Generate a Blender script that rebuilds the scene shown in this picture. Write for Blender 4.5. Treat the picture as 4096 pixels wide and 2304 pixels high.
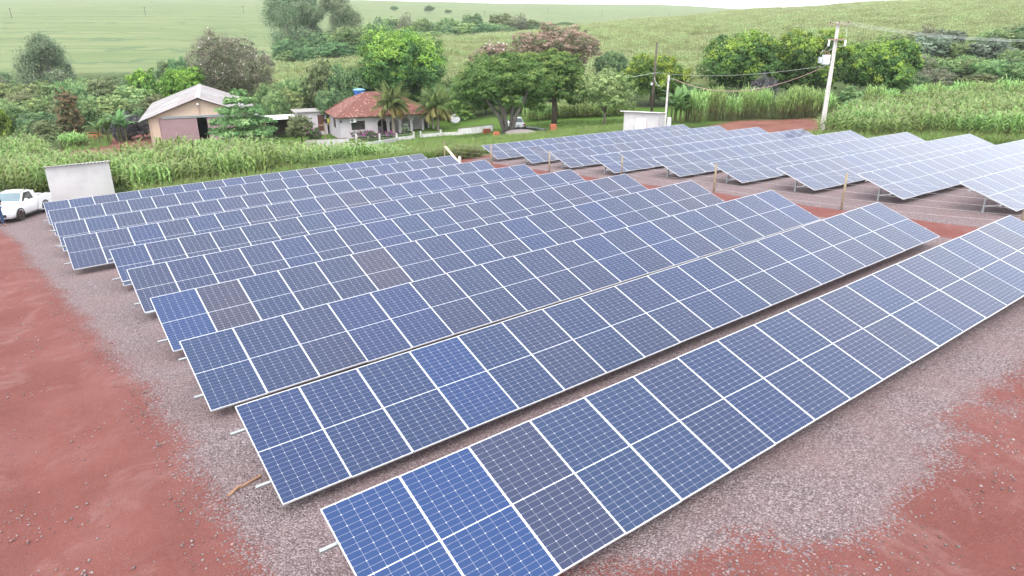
import bpy, bmesh, math, random
import numpy as np
from mathutils import Matrix, Vector
R_=math.radians
sc=bpy.context.scene
for o in list(bpy.data.objects): bpy.data.objects.remove(o)
C=sc.collection
# ------------------------------------------------------------------ camera
CZ=7.0                                   # camera height of this world (ground in the yard is about 0.6)
YAW,PITCH,ROLL,FPX=0.63181469,0.36100531,-0.00120215,2753.7787
cy,sy_=math.cos(YAW),math.sin(YAW)
_f=np.array([math.cos(PITCH)*sy_,math.cos(PITCH)*cy,-math.sin(PITCH)])
_r=np.array([cy,-sy_,0.]); _u=np.cross(_r,_f)
_r2=math.cos(ROLL)*_r+math.sin(ROLL)*_u; _u2=-math.sin(ROLL)*_r+math.cos(ROLL)*_u
CAMR=np.array([_r2,_u2,_f])
cam=bpy.data.cameras.new('camera'); cam_o=bpy.data.objects.new('camera',cam); C.objects.link(cam_o)
cam.sensor_width=36; cam.lens=36*FPX/4096; cam.clip_start=0.1; cam.clip_end=12000
cam_o.matrix_world=Matrix(((_r2[0],_u2[0],-_f[0],0),(_r2[1],_u2[1],-_f[1],0),(_r2[2],_u2[2],-_f[2],CZ),(0,0,0,1)))
sc.camera=cam_o
# ------------------------------------------------------------------ sky, sun, exposure
SUN_EL,SUN_AZ=R_(55),R_(225)             # high sun behind thin bright cloud
w=bpy.data.worlds.new('World'); sc.world=w; w.use_nodes=True
nt=w.node_tree; nt.nodes.clear()
sky=nt.nodes.new('ShaderNodeTexSky'); sky.sky_type='NISHITA'; sky.sun_disc=False
sky.sun_elevation=SUN_EL; sky.sun_rotation=SUN_AZ; sky.air_density=1.0; sky.dust_density=4.0; sky.ozone_density=1.0; sky.altitude=500
hs=nt.nodes.new('ShaderNodeHueSaturation'); hs.inputs['Saturation'].default_value=0.2
bg=nt.nodes.new('ShaderNodeBackground'); bg.inputs[1].default_value=0.15
out=nt.nodes.new('ShaderNodeOutputWorld')
nt.links.new(sky.outputs[0],hs.inputs['Color']); ov=nt.nodes.new('ShaderNodeMix'); ov.data_type='RGBA'; ov.inputs[0].default_value=.62; ov.inputs[7].default_value=(8.0,8.35,8.9,1)   # bright cloud cover, a little uneven
cn=nt.nodes.new('ShaderNodeTexNoise'); cn.inputs['Scale'].default_value=2.2; cn.inputs['Detail'].default_value=5; cn.inputs['Roughness'].default_value=.55
cr_=nt.nodes.new('ShaderNodeValToRGB'); cr_.color_ramp.elements[0].position=.3; cr_.color_ramp.elements[0].color=(.66,.70,.78,1); cr_.color_ramp.elements[1].position=.7; cr_.color_ramp.elements[1].color=(.92,.95,1,1)
cm=nt.nodes.new('ShaderNodeVectorMath'); cm.operation='SCALE'; cm.inputs['Scale'].default_value=10.
tcw=nt.nodes.new('ShaderNodeTexCoord'); nt.links.new(tcw.outputs['Generated'],cn.inputs['Vector']); nt.links.new(cn.outputs['Fac'],cr_.inputs[0]); nt.links.new(cr_.outputs[0],cm.inputs[0]); nt.links.new(cm.outputs[0],ov.inputs[7])
nt.links.new(hs.outputs[0],ov.inputs[6]); nt.links.new(ov.outputs[2],bg.inputs[0]); nt.links.new(bg.outputs[0],out.inputs[0])
sun=bpy.data.lights.new('sun','SUN'); sun.energy=1.0; sun.angle=R_(30); sun.color=(1.0,0.96,0.9)
sun_o=bpy.data.objects.new('sun',sun); C.objects.link(sun_o)
_sd=Vector((math.sin(SUN_AZ)*math.cos(SUN_EL),math.cos(SUN_AZ)*math.cos(SUN_EL),math.sin(SUN_EL)))
sun_o.rotation_euler=_sd.to_track_quat('Z','Y').to_euler(); sun_o.location=(0,0,60)
vs=sc.view_settings; vs.view_transform='Standard'; vs.look='None'; vs.gamma=1; vs.use_curve_mapping=False
vs.exposure=1.4
sc.render.engine='CYCLES'; cyc=sc.cycles
cyc.use_denoising=True; cyc.max_bounces=6; cyc.transparent_max_bounces=6; cyc.volume_bounces=0
cyc.diffuse_bounces=3; cyc.glossy_bounces=3; cyc.transmission_bounces=3
cyc.use_adaptive_sampling=True; cyc.adaptive_threshold=0.01
sc.render.film_transparent=False
HAZE=.00016
# ------------------------------------------------------------------ pixel <-> place (pixels of the 4096 wide photograph)
FWD=np.array([sy_,cy,0.]); SID=np.array([cy,-sy_,0.])
def ray(u,v): return CAMR.T@np.array([(u-2048)/FPX,-(v-1152)/FPX,1.])
def pt(u,v,f):
    q=ray(u,v); p=q*f/(q@FWD); return Vector((p[0],p[1],p[2]+CZ))
def aty(u,v,y):
    q=ray(u,v); p=q*y/q[1]; return Vector((p[0],p[1],p[2]+CZ))
# ------------------------------------------------------------------ terrain height
GX=np.array([-60,-15,2,22,28,48,70,120.]); GZ=np.array([-.6,-.15,0,.36,.34,.18,-.1,-.6])
def near(x,y): return CZ-6.39-.077*(np.maximum(y,-14)-5.96)+np.interp(x,GX,GZ)
FK=np.array([60,85,110,140,180,230,300,400,600,900,1300,2000,3500.])
COLS={-1.0:[-14.4,-17.5,-20,-19,-13,-5,4,18,33,50,60,60],
-.696:[-14,-16.5,-19,-18,-12,-5,3,16,31,50,60,60],
-.4875:[-13.65,-15.5,-17.5,-16.5,-12,-5,3,16,31,50,58,55],
-.315:[-13.5,-14.3,-13,-9.6,-13,-7,2,15,30,48,56,50],
-.217:[-13.2,-13.8,-12,-8.,-8.7,-12,-2,13,30,46,58,60],
-.098:[-12.4,-13,-11.5,-8,-4.4,-8,-3,9,26,43,52,40],
0:[-11.3,-12,-10.5,-7,-3.5,-3.2,-6,5,23,40,46,30],
.094:[-10.6,-11.2,-9.5,-6.3,-3,-.3,-2,3,20,39,44,28],
.188:[-10.2,-10.5,-8.6,-5.5,-2,1.5,3,3,18,38,42,26],
.348:[-9.6,-9.6,-7,-3.2,.5,4.5,8,9,18,29.5,33,20],
.527:[-9,-9,-6,-1.5,3,7.5,11.6,14,18,22,24,16],
.696:[-8.6,-8.2,-5,-.5,4.5,9.5,14.5,20,24,27,28,20],
1.0:[-8.6,-8,-4.5,.5,5.5,11,16.5,23,28,30,30,22]}
CA=np.array(sorted(COLS)); CT=np.array([COLS[a] for a in sorted(COLS)])
def H(x,y):
    x=np.asarray(x,float); y=np.asarray(y,float)
    f=x*sy_+y*cy; s=x*cy-y*sy_
    n=near(x,y)
    fc=np.clip(f,60.,3499.); a=np.clip(s/fc,-1,1)
    x6=60*(sy_+a*cy); y6=60*(cy-a*sy_)
    z6=near(x6,y6)-CZ
    j=np.clip(np.searchsorted(CA,a,side='right')-1,0,len(CA)-2)
    t=np.clip((a-CA[j])/(CA[j+1]-CA[j]),0,1); t=t*t*(3-2*t)
    col=CT[j]*(1-t)[...,None]+CT[j+1]*t[...,None]
    col=np.concatenate([z6[...,None],col],-1)
    k=np.clip(np.searchsorted(FK,fc,side='right')-1,0,len(FK)-2)
    def g(i): return np.take_along_axis(col,np.clip(i,0,len(FK)-1)[...,None],-1)[...,0]
    p0,p1=g(k),g(k+1); h=FK[k+1]-FK[k]
    km=np.clip(k-1,0,len(FK)-1); kp=np.clip(k+2,0,len(FK)-1)
    s0=(p1-p0)/h
    m0=np.where(k>0,.5*(s0+(p0-g(k-1))/np.maximum(FK[k]-FK[km],1)),-.062)
    m1=np.where(k<len(FK)-2,.5*(s0+(g(k+2)-p1)/np.maximum(FK[kp]-FK[k+1],1)),s0)
    t=(fc-FK[k])/h
    z=(2*t**3-3*t**2+1)*p0+(t**3-2*t**2+t)*h*m0+(-2*t**3+3*t**2)*p1+(t**3-t**2)*h*m1
    return np.where(f<=60,n,z+CZ)
def hz(x,y): return float(H(np.array([x]),np.array([y]))[0])
def gp(u,v,f0=5,f1=2500):
    "the point of the ground seen at a pixel"
    q=ray(u,v); q=q/(q@FWD); fs=np.geomspace(f0,f1,1500)
    P=q[None]*fs[:,None]; d=P[:,2]+CZ-H(P[:,0],P[:,1])
    i=np.argmax(d<0) if (d<0).any() else len(fs)-1
    a,b=fs[max(i-1,0)],fs[i]
    for _ in range(30):
        m=(a+b)/2; p=q*m
        if p[2]+CZ-hz(p[0],p[1])<0: b=m
        else: a=m
    p=q*b; return Vector((p[0],p[1],hz(p[0],p[1])))
def gf(u,f):
    "the ground in image column u at a distance f"
    z=-10.
    for _ in range(6):
        dep=f*math.cos(PITCH)-z*math.sin(PITCH); s=(u-2048)/FPX*dep
        p=FWD*f+SID*s; z=hz(p[0],p[1])-CZ
    return Vector((p[0],p[1],z+CZ))
# ------------------------------------------------------------------ materials
MATS={}
def newmat(name):
    m=bpy.data.materials.new(name); m.use_nodes=True; t=m.node_tree; t.nodes.clear()
    o=t.nodes.new('ShaderNodeOutputMaterial'); b=t.nodes.new('ShaderNodeBsdfPrincipled'); t.links.new(b.outputs[0],o.inputs[0])
    MATS[name]=m; return m,t,b
def N(t,kind,**kw):
    n=t.nodes.new(kind)
    for k,v in kw.items():
        if k in n.inputs: n.inputs[k].default_value=v
        else: setattr(n,k,v)
    return n
def noise(t,scale,detail=4,rough=.55,coord=None,dist=0):
    n=N(t,'ShaderNodeTexNoise',Scale=scale,Detail=detail,Roughness=rough,Distortion=dist)
    if coord is not None: t.links.new(coord,n.inputs['Vector'])
    return n
def ramp(t,fac,stops):
    r=t.nodes.new('ShaderNodeValToRGB'); e=r.color_ramp.elements
    while len(e)<len(stops): e.new(.5)
    for i,(p,c) in enumerate(stops):
        e[i].position=p; e[i].color=(c if len(c)==4 else (*c,1)) if hasattr(c,'__len__') else (c,c,c,1)
    t.links.new(fac,r.inputs[0]); return r.outputs[0]
def mixc(t,fac,a,b,blend='MIX'):
    m=t.nodes.new('ShaderNodeMix'); m.data_type='RGBA'; m.blend_type=blend
    for sock,val in ((0,fac),(6,a),(7,b)):
        if hasattr(val,'is_linked'): t.links.new(val,m.inputs[sock])
        else: m.inputs[sock].default_value=val if not hasattr(val,'__len__') else (*val[:3],1)
    return m.outputs[2]
def math_(t,op,a,b=None,clamp=False):
    m=t.nodes.new('ShaderNodeMath'); m.operation=op; m.use_clamp=clamp
    for i,v in enumerate((a,b)):
        if v is None: continue
        if hasattr(v,'is_linked'): t.links.new(v,m.inputs[i])
        else: m.inputs[i].default_value=v
    return m.outputs[0]
def bump(t,b,h,strength=.4,dist=.02):
    n=N(t,'ShaderNodeBump',Strength=strength,Distance=dist); t.links.new(h,n.inputs['Height']); t.links.new(n.outputs[0],b.inputs['Normal'])
def attr(t,name):
    a=t.nodes.new('ShaderNodeAttribute'); a.attribute_name=name; return a
def pm(name,c1,c2=None,scale=3.,rough=.8,metal=0.,bmp=0.,bscale=None,spec=.4,c3=None,detail=5):
    "plain procedural paint: two or three colours mottled by noise, a little bump"
    if name in MATS: return MATS[name]
    m,t,b=newmat(name); co=t.nodes.new('ShaderNodeTexCoord').outputs['Object']
    c2=c2 or tuple(x*.8 for x in c1)
    n=noise(t,scale,detail,.6,co)
    col=ramp(t,n.outputs['Fac'],[(.3,c2),(.7,c1)] if c3 is None else [(.25,c2),(.5,c1),(.75,c3)])
    t.links.new(col,b.inputs['Base Color'])
    b.inputs['Roughness'].default_value=rough; b.inputs['Metallic'].default_value=metal; b.inputs['Specular IOR Level'].default_value=spec
    if bmp:
        n2=noise(t,bscale or scale*8,4,.6,co); bump(t,b,n2.outputs['Fac'],.5,bmp)
    return m
# ------------------------------------------------------------------ mesh helpers
class MB:
    def __init__(s): s.v=[]; s.f=[]; s.mi=[]
    def add(s,v,f,m=0):
        o=len(s.v); s.v+=[tuple(p) for p in v]; s.f+=[tuple(i+o for i in q) for q in f]; s.mi+=[m]*len(f); return s
    def box(s,a,b,m=0):
        x0,y0,z0=a; x1,y1,z1=b
        return s.add([(x0,y0,z0),(x1,y0,z0),(x1,y1,z0),(x0,y1,z0),(x0,y0,z1),(x1,y0,z1),(x1,y1,z1),(x0,y1,z1)],
            [(0,3,2,1),(4,5,6,7),(0,1,5,4),(1,2,6,5),(2,3,7,6),(3,0,4,7)],m)
    def bar(s,p,q,wx,wy=None,m=0,up=(0,0,1)):
        p,q=Vector(p),Vector(q); d=(q-p); 
        z=d.normalized(); u=Vector(up)
        if abs(z.dot(u))>.98: u=Vector((1,0,0))
        x=z.cross(u).normalized(); y=x.cross(z).normalized(); wy=wy or wx
        vs=[e+x*(a*wx/2)+y*(c*wy/2) for e in (p,q) for a,c in ((-1,-1),(1,-1),(1,1),(-1,1))]
        return s.add(vs,[(0,1,2,3),(7,6,5,4),(0,4,5,1),(1,5,6,2),(2,6,7,3),(3,7,4,0)],m)
    def tube(s,pts,rads,n=8,m=0,cap=True):
        pts=[Vector(p) for p in pts]
        if not hasattr(rads,'__len__'): rads=[rads]*len(pts)
        o=len(s.v); fr=None
        for i,p in enumerate(pts):
            d=(pts[min(i+1,len(pts)-1)]-pts[max(i-1,0)]).normalized()
            u=fr if fr is not None else (Vector((1,0,0)) if abs(d.x)<.9 else Vector((0,1,0)))
            x=(u-d*u.dot(d)).normalized(); y=d.cross(x); fr=x
            for k in range(n):
                a=2*math.pi*k/n; s.v.append(tuple(p+(x*math.cos(a)+y*math.sin(a))*rads[i]))
        for i in range(len(pts)-1):
            for k in range(n):
                s.f.append((o+i*n+k,o+i*n+(k+1)%n,o+(i+1)*n+(k+1)%n,o+(i+1)*n+k)); s.mi.append(m)
        if cap:
            s.f.append(tuple(o+k for k in reversed(range(n)))); s.f.append(tuple(o+(len(pts)-1)*n+k for k in range(n))); s.mi+=[m,m]
        return s
    def lathe(s,prof,n=16,c=(0,0,0),m=0,axis='z'):
        o=len(s.v)
        for r,z in prof:
            for k in range(n):
                a=2*math.pi*k/n; q=(r*math.cos(a),r*math.sin(a),z)
                if axis=='y': q=(q[0],q[2],q[1])
                if axis=='x': q=(q[2],q[0],q[1])
                s.v.append((q[0]+c[0],q[1]+c[1],q[2]+c[2]))
        for i in range(len(prof)-1):
            for k in range(n):
                s.f.append((o+i*n+k,o+i*n+(k+1)%n,o+(i+1)*n+(k+1)%n,o+(i+1)*n+k)); s.mi.append(m)
        s.f.append(tuple(o+k for k in reversed(range(n)))); s.f.append(tuple(o+(len(prof)-1)*n+k for k in range(n))); s.mi+=[m,m]
        return s
    def prism(s,poly,axis,a,b,m=0):
        "polygon in the plane across axis, from a to b along it"
        def P(q,t): return {'x':(t,q[0],q[1]),'y':(q[0],t,q[1]),'z':(q[0],q[1],t)}[axis]
        n=len(poly); o=len(s.v)
        s.v+=[P(q,a) for q in poly]+[P(q,b) for q in poly]
        s.f.append(tuple(o+i for i in range(n))); s.f.append(tuple(o+n+i for i in reversed(range(n))))
        for i in range(n): s.f.append((o+i,o+n+i,o+n+(i+1)%n,o+(i+1)%n))
        s.mi+=[m]*(n+2); return s
    def xf(s,M):
        s.v=[tuple(M@Vector(p)) for p in s.v]; return s
    def mesh(s,name,mats,smooth=False):
        me=bpy.data.meshes.new(name); me.from_pydata(s.v,[],s.f)
        for m in (mats if isinstance(mats,(list,tuple)) else [mats]): me.materials.append(m)
        me.polygons.foreach_set('material_index',s.mi)
        bm=bmesh.new(); bm.from_mesh(me); bmesh.ops.recalc_face_normals(bm,faces=bm.faces); bm.to_mesh(me); bm.free()
        if smooth: me.polygons.foreach_set('use_smooth',[True]*len(me.polygons))
        me.update(); return me
    def build(s,name,mats,parent=None,smooth=False):
        return obj(name,s.mesh(name,mats,smooth),parent)
def obj(name,data,parent=None,loc=None,rot=None):
    o=bpy.data.objects.new(name,data); C.objects.link(o)
    if parent is not None: o.parent=parent
    if loc is not None: o.location=loc
    if rot is not None: o.rotation_euler=rot
    return o
def tag(o,label=None,cat=None,group=None,kind=None):
    for k,v in (('label',label),('category',cat),('group',group),('kind',kind)):
        if v: o[k]=v
    return o
def thing(name,label,cat,loc=(0,0,0),rz=0.,group=None):
    return tag(obj(name,None,None,loc,(0,0,rz)),label,cat,group)
def copy_tree(root,loc,rz,scale=1.,label=None,group=None):
    r=root.copy(); C.objects.link(r); r.location=loc; r.rotation_euler=(0,0,rz)
    r.scale=(scale,)*3 if not hasattr(scale,'__len__') else scale
    tag(r,label,None,group)
    for ch in root.children:
        c=ch.copy(); C.objects.link(c); c.parent=r
        for g in ch.children:
            d=g.copy(); C.objects.link(d); d.parent=c
    return r
def npmesh(name,V,F,mats,col=None,smooth=False):
    "mesh from numpy: V (n,3), F (m,k) of one polygon size; col (n,3) colour attribute"
    V=np.asarray(V,np.float32); F=np.asarray(F,np.int32)
    me=bpy.data.meshes.new(name); me.vertices.add(len(V)); me.vertices.foreach_set('co',V.ravel())
    k=F.shape[1]; me.loops.add(F.size); me.loops.foreach_set('vertex_index',F.ravel())
    me.polygons.add(len(F)); me.polygons.foreach_set('loop_start',np.arange(0,F.size,k,dtype=np.int32))
    for m in (mats if isinstance(mats,(list,tuple)) else [mats]): me.materials.append(m)
    if smooth: me.polygons.foreach_set('use_smooth',np.ones(len(F),bool))
    me.update(calc_edges=True)
    if col is not None: setcol(me,col)
    return me
def setcol(me,col,name='Col'):
    a=me.attributes.new(name,'FLOAT_COLOR','POINT'); c=np.ones((len(me.vertices),4),np.float32); c[:,:3]=col; a.data.foreach_set('color',c.ravel())
def setf(me,name,val):
    a=me.attributes.new(name,'FLOAT','POINT'); a.data.foreach_set('value',np.asarray(val,np.float32))
# scatter of stuff: instances of a few source meshes on given points
def scatter(name,P,rot,scl,srcs,idx,kind_label,cat):
    me=bpy.data.meshes.new(name); P=np.asarray(P,np.float32); me.vertices.add(len(P)); me.vertices.foreach_set('co',P.ravel())
    a=me.attributes.new('rot','FLOAT_VECTOR','POINT'); a.data.foreach_set('vector',np.asarray(rot,np.float32).ravel())
    a=me.attributes.new('scl','FLOAT_VECTOR','POINT'); a.data.foreach_set('vector',np.asarray(scl,np.float32).ravel())
    a=me.attributes.new('idx','INT','POINT'); a.data.foreach_set('value',np.asarray(idx,np.int32))
    col=bpy.data.collections.new(name+'_source')
    for i,s in enumerate(srcs):
        col.objects.link(bpy.data.objects.new(f'{name}_source_{i:02d}',s))
    ng=bpy.data.node_groups.new(name,'GeometryNodeTree')
    ng.interface.new_socket('Geometry',in_out='INPUT',socket_type='NodeSocketGeometry'); ng.interface.new_socket('Geometry',in_out='OUTPUT',socket_type='NodeSocketGeometry')
    n=ng.nodes; gi=n.new('NodeGroupInput'); go=n.new('NodeGroupOutput')
    ci=n.new('GeometryNodeCollectionInfo'); ci.inputs[0].default_value=col; ci.inputs['Separate Children'].default_value=True; ci.inputs['Reset Children'].default_value=True
    ip=n.new('GeometryNodeInstanceOnPoints'); ip.inputs['Pick Instance'].default_value=True
    def na(nm,ty):
        x=n.new('GeometryNodeInputNamedAttribute'); x.data_type=ty; x.inputs[0].default_value=nm; return x.outputs[0]
    e=n.new('FunctionNodeEulerToRotation')
    ng.links.new(na('rot','FLOAT_VECTOR'),e.inputs[0]); ng.links.new(e.outputs[0],ip.inputs['Rotation'])
    ng.links.new(na('scl','FLOAT_VECTOR'),ip.inputs['Scale']); ng.links.new(na('idx','INT'),ip.inputs['Instance Index'])
    ng.links.new(gi.outputs[0],ip.inputs['Points']); ng.links.new(ci.outputs[0],ip.inputs['Instance']); ng.links.new(ip.outputs[0],go.inputs[0])
    o=obj(name,me); md=o.modifiers.new('scatter','NODES'); md.node_group=ng
    return tag(o,kind_label,cat,None,'stuff')
def inpoly(x,y,poly):
    poly=np.asarray(poly); r=np.zeros(np.shape(x),bool); n=len(poly)
    for i in range(n):
        x0,y0=poly[i][:2]; x1,y1=poly[(i+1)%n][:2]
        c=((y0>y)!=(y1>y)); 
        with np.errstate(divide='ignore',invalid='ignore'):
            r^=c&(x<(x1-x0)*(y-y0)/(y1-y0+1e-12)+x0)
    return r
rng=np.random.default_rng(7); random.seed(7)
def snoise(x,y,s,seed=0):
    "cheap smooth value noise in 0..1"
    r=np.random.default_rng(seed).random((64,64)); X=x/s; Y=y/s
    i=np.floor(X).astype(int); j=np.floor(Y).astype(int); fx=X-i; fy=Y-j; fx=fx*fx*(3-2*fx); fy=fy*fy*(3-2*fy)
    g=lambda a,b:r[a%64,b%64]
    return (g(i,j)*(1-fx)+g(i+1,j)*fx)*(1-fy)+(g(i,j+1)*(1-fx)+g(i+1,j+1)*fx)*fy
# ================================================================== ground
def xy(pts): return [tuple(gp(u,v)[:2]) for u,v in pts]
def graded(lo,hi,step,ratio,maxs):
    a=[0.]; s=step
    while a[-1]<hi: a.append(a[-1]+s); s=min(s*ratio,maxs) if a[-1]>130 else step
    b=[0.]; s=step
    while b[-1]<-lo: b.append(b[-1]+s); s=min(s*ratio,maxs) if b[-1]>90 else step
    return np.array([-q for q in reversed(b[1:])]+a)
gf_=graded(-60,3400,2.2,1.035,90); gs_=graded(-2600,2600,2.2,1.05,120)
S,Fg=np.meshgrid(gs_,gf_); Xg=Fg*sy_+S*cy; Yg=Fg*cy-S*sy_
Zg=H(Xg,Yg)
YARD=(-16,52,-12,47)                    # the levelled yard gets a finer sheet of its own
inside=(Xg>YARD[0]+1)&(Xg<YARD[1]-1)&(Yg>YARD[2]+1)&(Yg<YARD[3]-1)
Zg=np.where(inside,Zg-.25,Zg)
AG=S/np.maximum(Fg,1)
# fields
ucol=2048+2943*AG
creek=np.interp(AG,[-.7,-.49,-.4,-.315,-.217,-.098,0,.094,.188,.7],[215,215,215,235,300,300,385,400,500,520])
farw=np.clip((Fg-creek)/12,0,1)
hillb=np.interp(AG,[-.5,-.36,-.315,-.217,-.098,0,.2,.35,.5,.7,1],[400,155,142,128,128,125,122,125,150,150,150])
hillw=np.clip((Fg-hillb)/8,0,1)*np.clip((creek-6-Fg)/8,0,1)*np.clip((AG+.36)/.02,0,1)
LAWN=[(x,y) for x,y in xy([(1120,600),(1240,588),(1990,548),(2380,505),(2700,505),(2900,492),(2700,425),(2300,455),(2000,470),(1830,480),(1790,470),(1200,490),(1100,540)])]
lawnw=inpoly(Xg,Yg,LAWN).astype(float)
BARNYARD=xy([(280,640),(640,640),(640,535),(450,528),(300,575)])
ROAD=xy([(2860,540),(3330,545),(3320,488),(3230,478),(2980,478),(2860,496)])
dirtw=(inpoly(Xg,Yg,BARNYARD)|inpoly(Xg,Yg,ROAD)).astype(float)
nf,ns=S.shape
idx=np.arange(nf*ns).reshape(nf,ns)
FQ=np.stack([idx[:-1,:-1],idx[:-1,1:],idx[1:,1:],idx[1:,:-1]],-1).reshape(-1,4)
m,t,b=newmat('terrain_ground'); co=t.nodes.new('ShaderNodeTexCoord').outputs['Object']
sep=t.nodes.new('ShaderNodeSeparateXYZ'); t.links.new(co,sep.inputs[0])
fco=math_(t,'ADD',math_(t,'MULTIPLY',sep.outputs[0],sy_),math_(t,'MULTIPLY',sep.outputs[1],cy))
sco=math_(t,'SUBTRACT',math_(t,'MULTIPLY',sep.outputs[0],cy),math_(t,'MULTIPLY',sep.outputs[1],sy_))
n1=noise(t,.35,5,.6,co); n2=noise(t,.03,4,.6,co); n3=noise(t,1.6,4,.65,co)
floor_=ramp(t,n1.outputs['Fac'],[(.3,(.030,.042,.014)),(.55,(.055,.085,.024)),(.75,(.085,.075,.04))])
grass=ramp(t,n3.outputs['Fac'],[(.3,(.050,.095,.018)),(.55,(.085,.15,.028)),(.8,(.13,.17,.05))])
dirt=ramp(t,n1.outputs['Fac'],[(.3,(.15,.062,.048)),(.7,(.235,.105,.08))])
# soy on the far slope: contour rows and darker terrace banks
cv=N(t,'ShaderNodeCombineXYZ'); t.links.new(math_(t,'MULTIPLY',sco,.012),cv.inputs[0]); t.links.new(math_(t,'MULTIPLY',fco,.09),cv.inputs[1])
nb=noise(t,1.,5,.62,cv.outputs[0],.6)
cv2=N(t,'ShaderNodeCombineXYZ'); t.links.new(math_(t,'MULTIPLY',sco,.05),cv2.inputs[0]); t.links.new(math_(t,'MULTIPLY',fco,.55),cv2.inputs[1])
nb2=noise(t,1.,4,.7,cv2.outputs[0],.3)
warp=math_(t,'ADD',fco,math_(t,'MULTIPLY',n2.outputs['Fac'],60.))
wv=math_(t,'SINE',math_(t,'MULTIPLY',warp,.21))
bank=math_(t,'GREATER_THAN',wv,.9)
soy=ramp(t,nb.outputs['Fac'],[(.28,(.115,.150,.062)),(.5,(.165,.195,.085)),(.72,(.225,.238,.115))])
soy=mixc(t,math_(t,'MULTIPLY',bank,.6),soy,(.065,.11,.055))
soy=mixc(t,math_(t,'MULTIPLY',nb2.outputs['Fac'],.55),soy,(.075,.125,.05))
corng=ramp(t,n3.outputs['Fac'],[(.3,(.20,.235,.095)),(.6,(.25,.28,.125)),(.8,(.29,.30,.155))])
col=mixc(t,attr(t,'lawn').outputs['Fac'],floor_,grass)
col=mixc(t,attr(t,'dirt').outputs['Fac'],col,dirt)
col=mixc(t,attr(t,'hill').outputs['Fac'],col,corng)
col=mixc(t,attr(t,'far').outputs['Fac'],col,soy)
t.links.new(col,b.inputs['Base Color']); b.inputs['Roughness'].default_value=.95; b.inputs['Specular IOR Level'].default_value=.1
nb3=noise(t,.9,6,.7,co); bump(t,b,nb3.outputs['Fac'],.9,.6)
me=npmesh('ground',np.stack([Xg,Yg,Zg],-1).reshape(-1,3),FQ,m,smooth=True)
for nm,vv in (('lawn',lawnw),('dirt',dirtw),('hill',hillw),('far',farw)): setf(me,nm,vv.ravel())
tag(obj('ground',me),kind='structure')

# ---- the yard: red earth, gravel bed under the panels
st=.16
ax=np.arange(YARD[0],YARD[1]+.01,st); ay=np.arange(YARD[2],YARD[3]+.01,st)
Xy,Yy=np.meshgrid(ax,ay)
gl=[gp(u*1.59,v*1.59) for u,v in ((2,578),(40,600),(120,700),(215,800),(310,900),(390,1000),(450,1080),(520,1200),(580,1300),(640,1400),(700,1500))]
gl=sorted([(p.y,p.x) for p in gl]); GLy=np.array([a for a,_ in gl]); GLx=np.array([b_ for _,b_ in gl]); GLy=np.append(GLy,[41.2,42.5]); GLx=np.append(GLx,[-5.,-12.])
gr=[gp(u*1.59,v*1.59) for u,v in ((1450,1449),(1750,1400),(2060,1330),(2200,1230),(2340,1110),(2570,960))]
gr=sorted([(p.x,p.y) for p in gr]); GRx=np.array([a for a,_ in gr]); GRy=np.array([b_ for _,b_ in gr])
def ext(v,xs,ys): return np.interp(v,xs,ys)
nA=snoise(Xy,Yy,1.3,1)-.5; nB=snoise(Xy,Yy,.45,2)-.5; nC=snoise(Xy,Yy,4.,3)-.5
dl=Xy-ext(Yy,GLy,GLx)                               # right of the left edge
df=Yy-ext(Xy,GRx,GRy)+.38-.45*np.clip((Xy-8)/4,0,1)                               # behind the front edge
strip=np.abs(Xy-24.6-.02*(Yy-8))-1.0                # bare strip along the fence
strip=np.where((Yy>41)&(Xy>8),np.minimum(strip,41.6-Yy+.4*nC),strip)
wl=np.interp(Yy,[5,14,40],[1.7,1.3,1.2])
cov=np.clip((dl+.25*nA+.2*nB)/wl+.55,0,1)*np.clip((df+.8*nA+.7*nB+.7*nC)/2.2+.5,0,1)*np.clip((strip+.5*nA+.2*nB)/.35+.4,0,1)
leftfar=Xy<4                                        # the gravel in front of the pickup
cov*=np.where(leftfar,1,np.clip((43.2-Yy+nA)/.8,0,1))*np.clip((49.2-Xy)/.6,0,1)*np.clip((46.5-Yy)/.8,0,1)
dlc=dl+.9*nC+.25*nA
rid=np.exp(-((dlc+.8)/.38)**2)*.075+np.exp(-((dlc+.1)/.4)**2)*.03
trk=-np.exp(-((dlc+2.3)/.36)**2)*.05-np.exp(-((dlc+3.9)/.36)**2)*.045+np.exp(-((dlc+3.1)/.45)**2)*.02
Zy=H(Xy,Yy)+.03*nA+.018*nB+rid*np.clip(df,0,1)+trk
nY,nX=Xy.shape; iy=np.arange(nY*nX).reshape(nY,nX)
FY=np.stack([iy[:-1,:-1],iy[:-1,1:],iy[1:,1:],iy[1:,:-1]],-1).reshape(-1,4)
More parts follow.
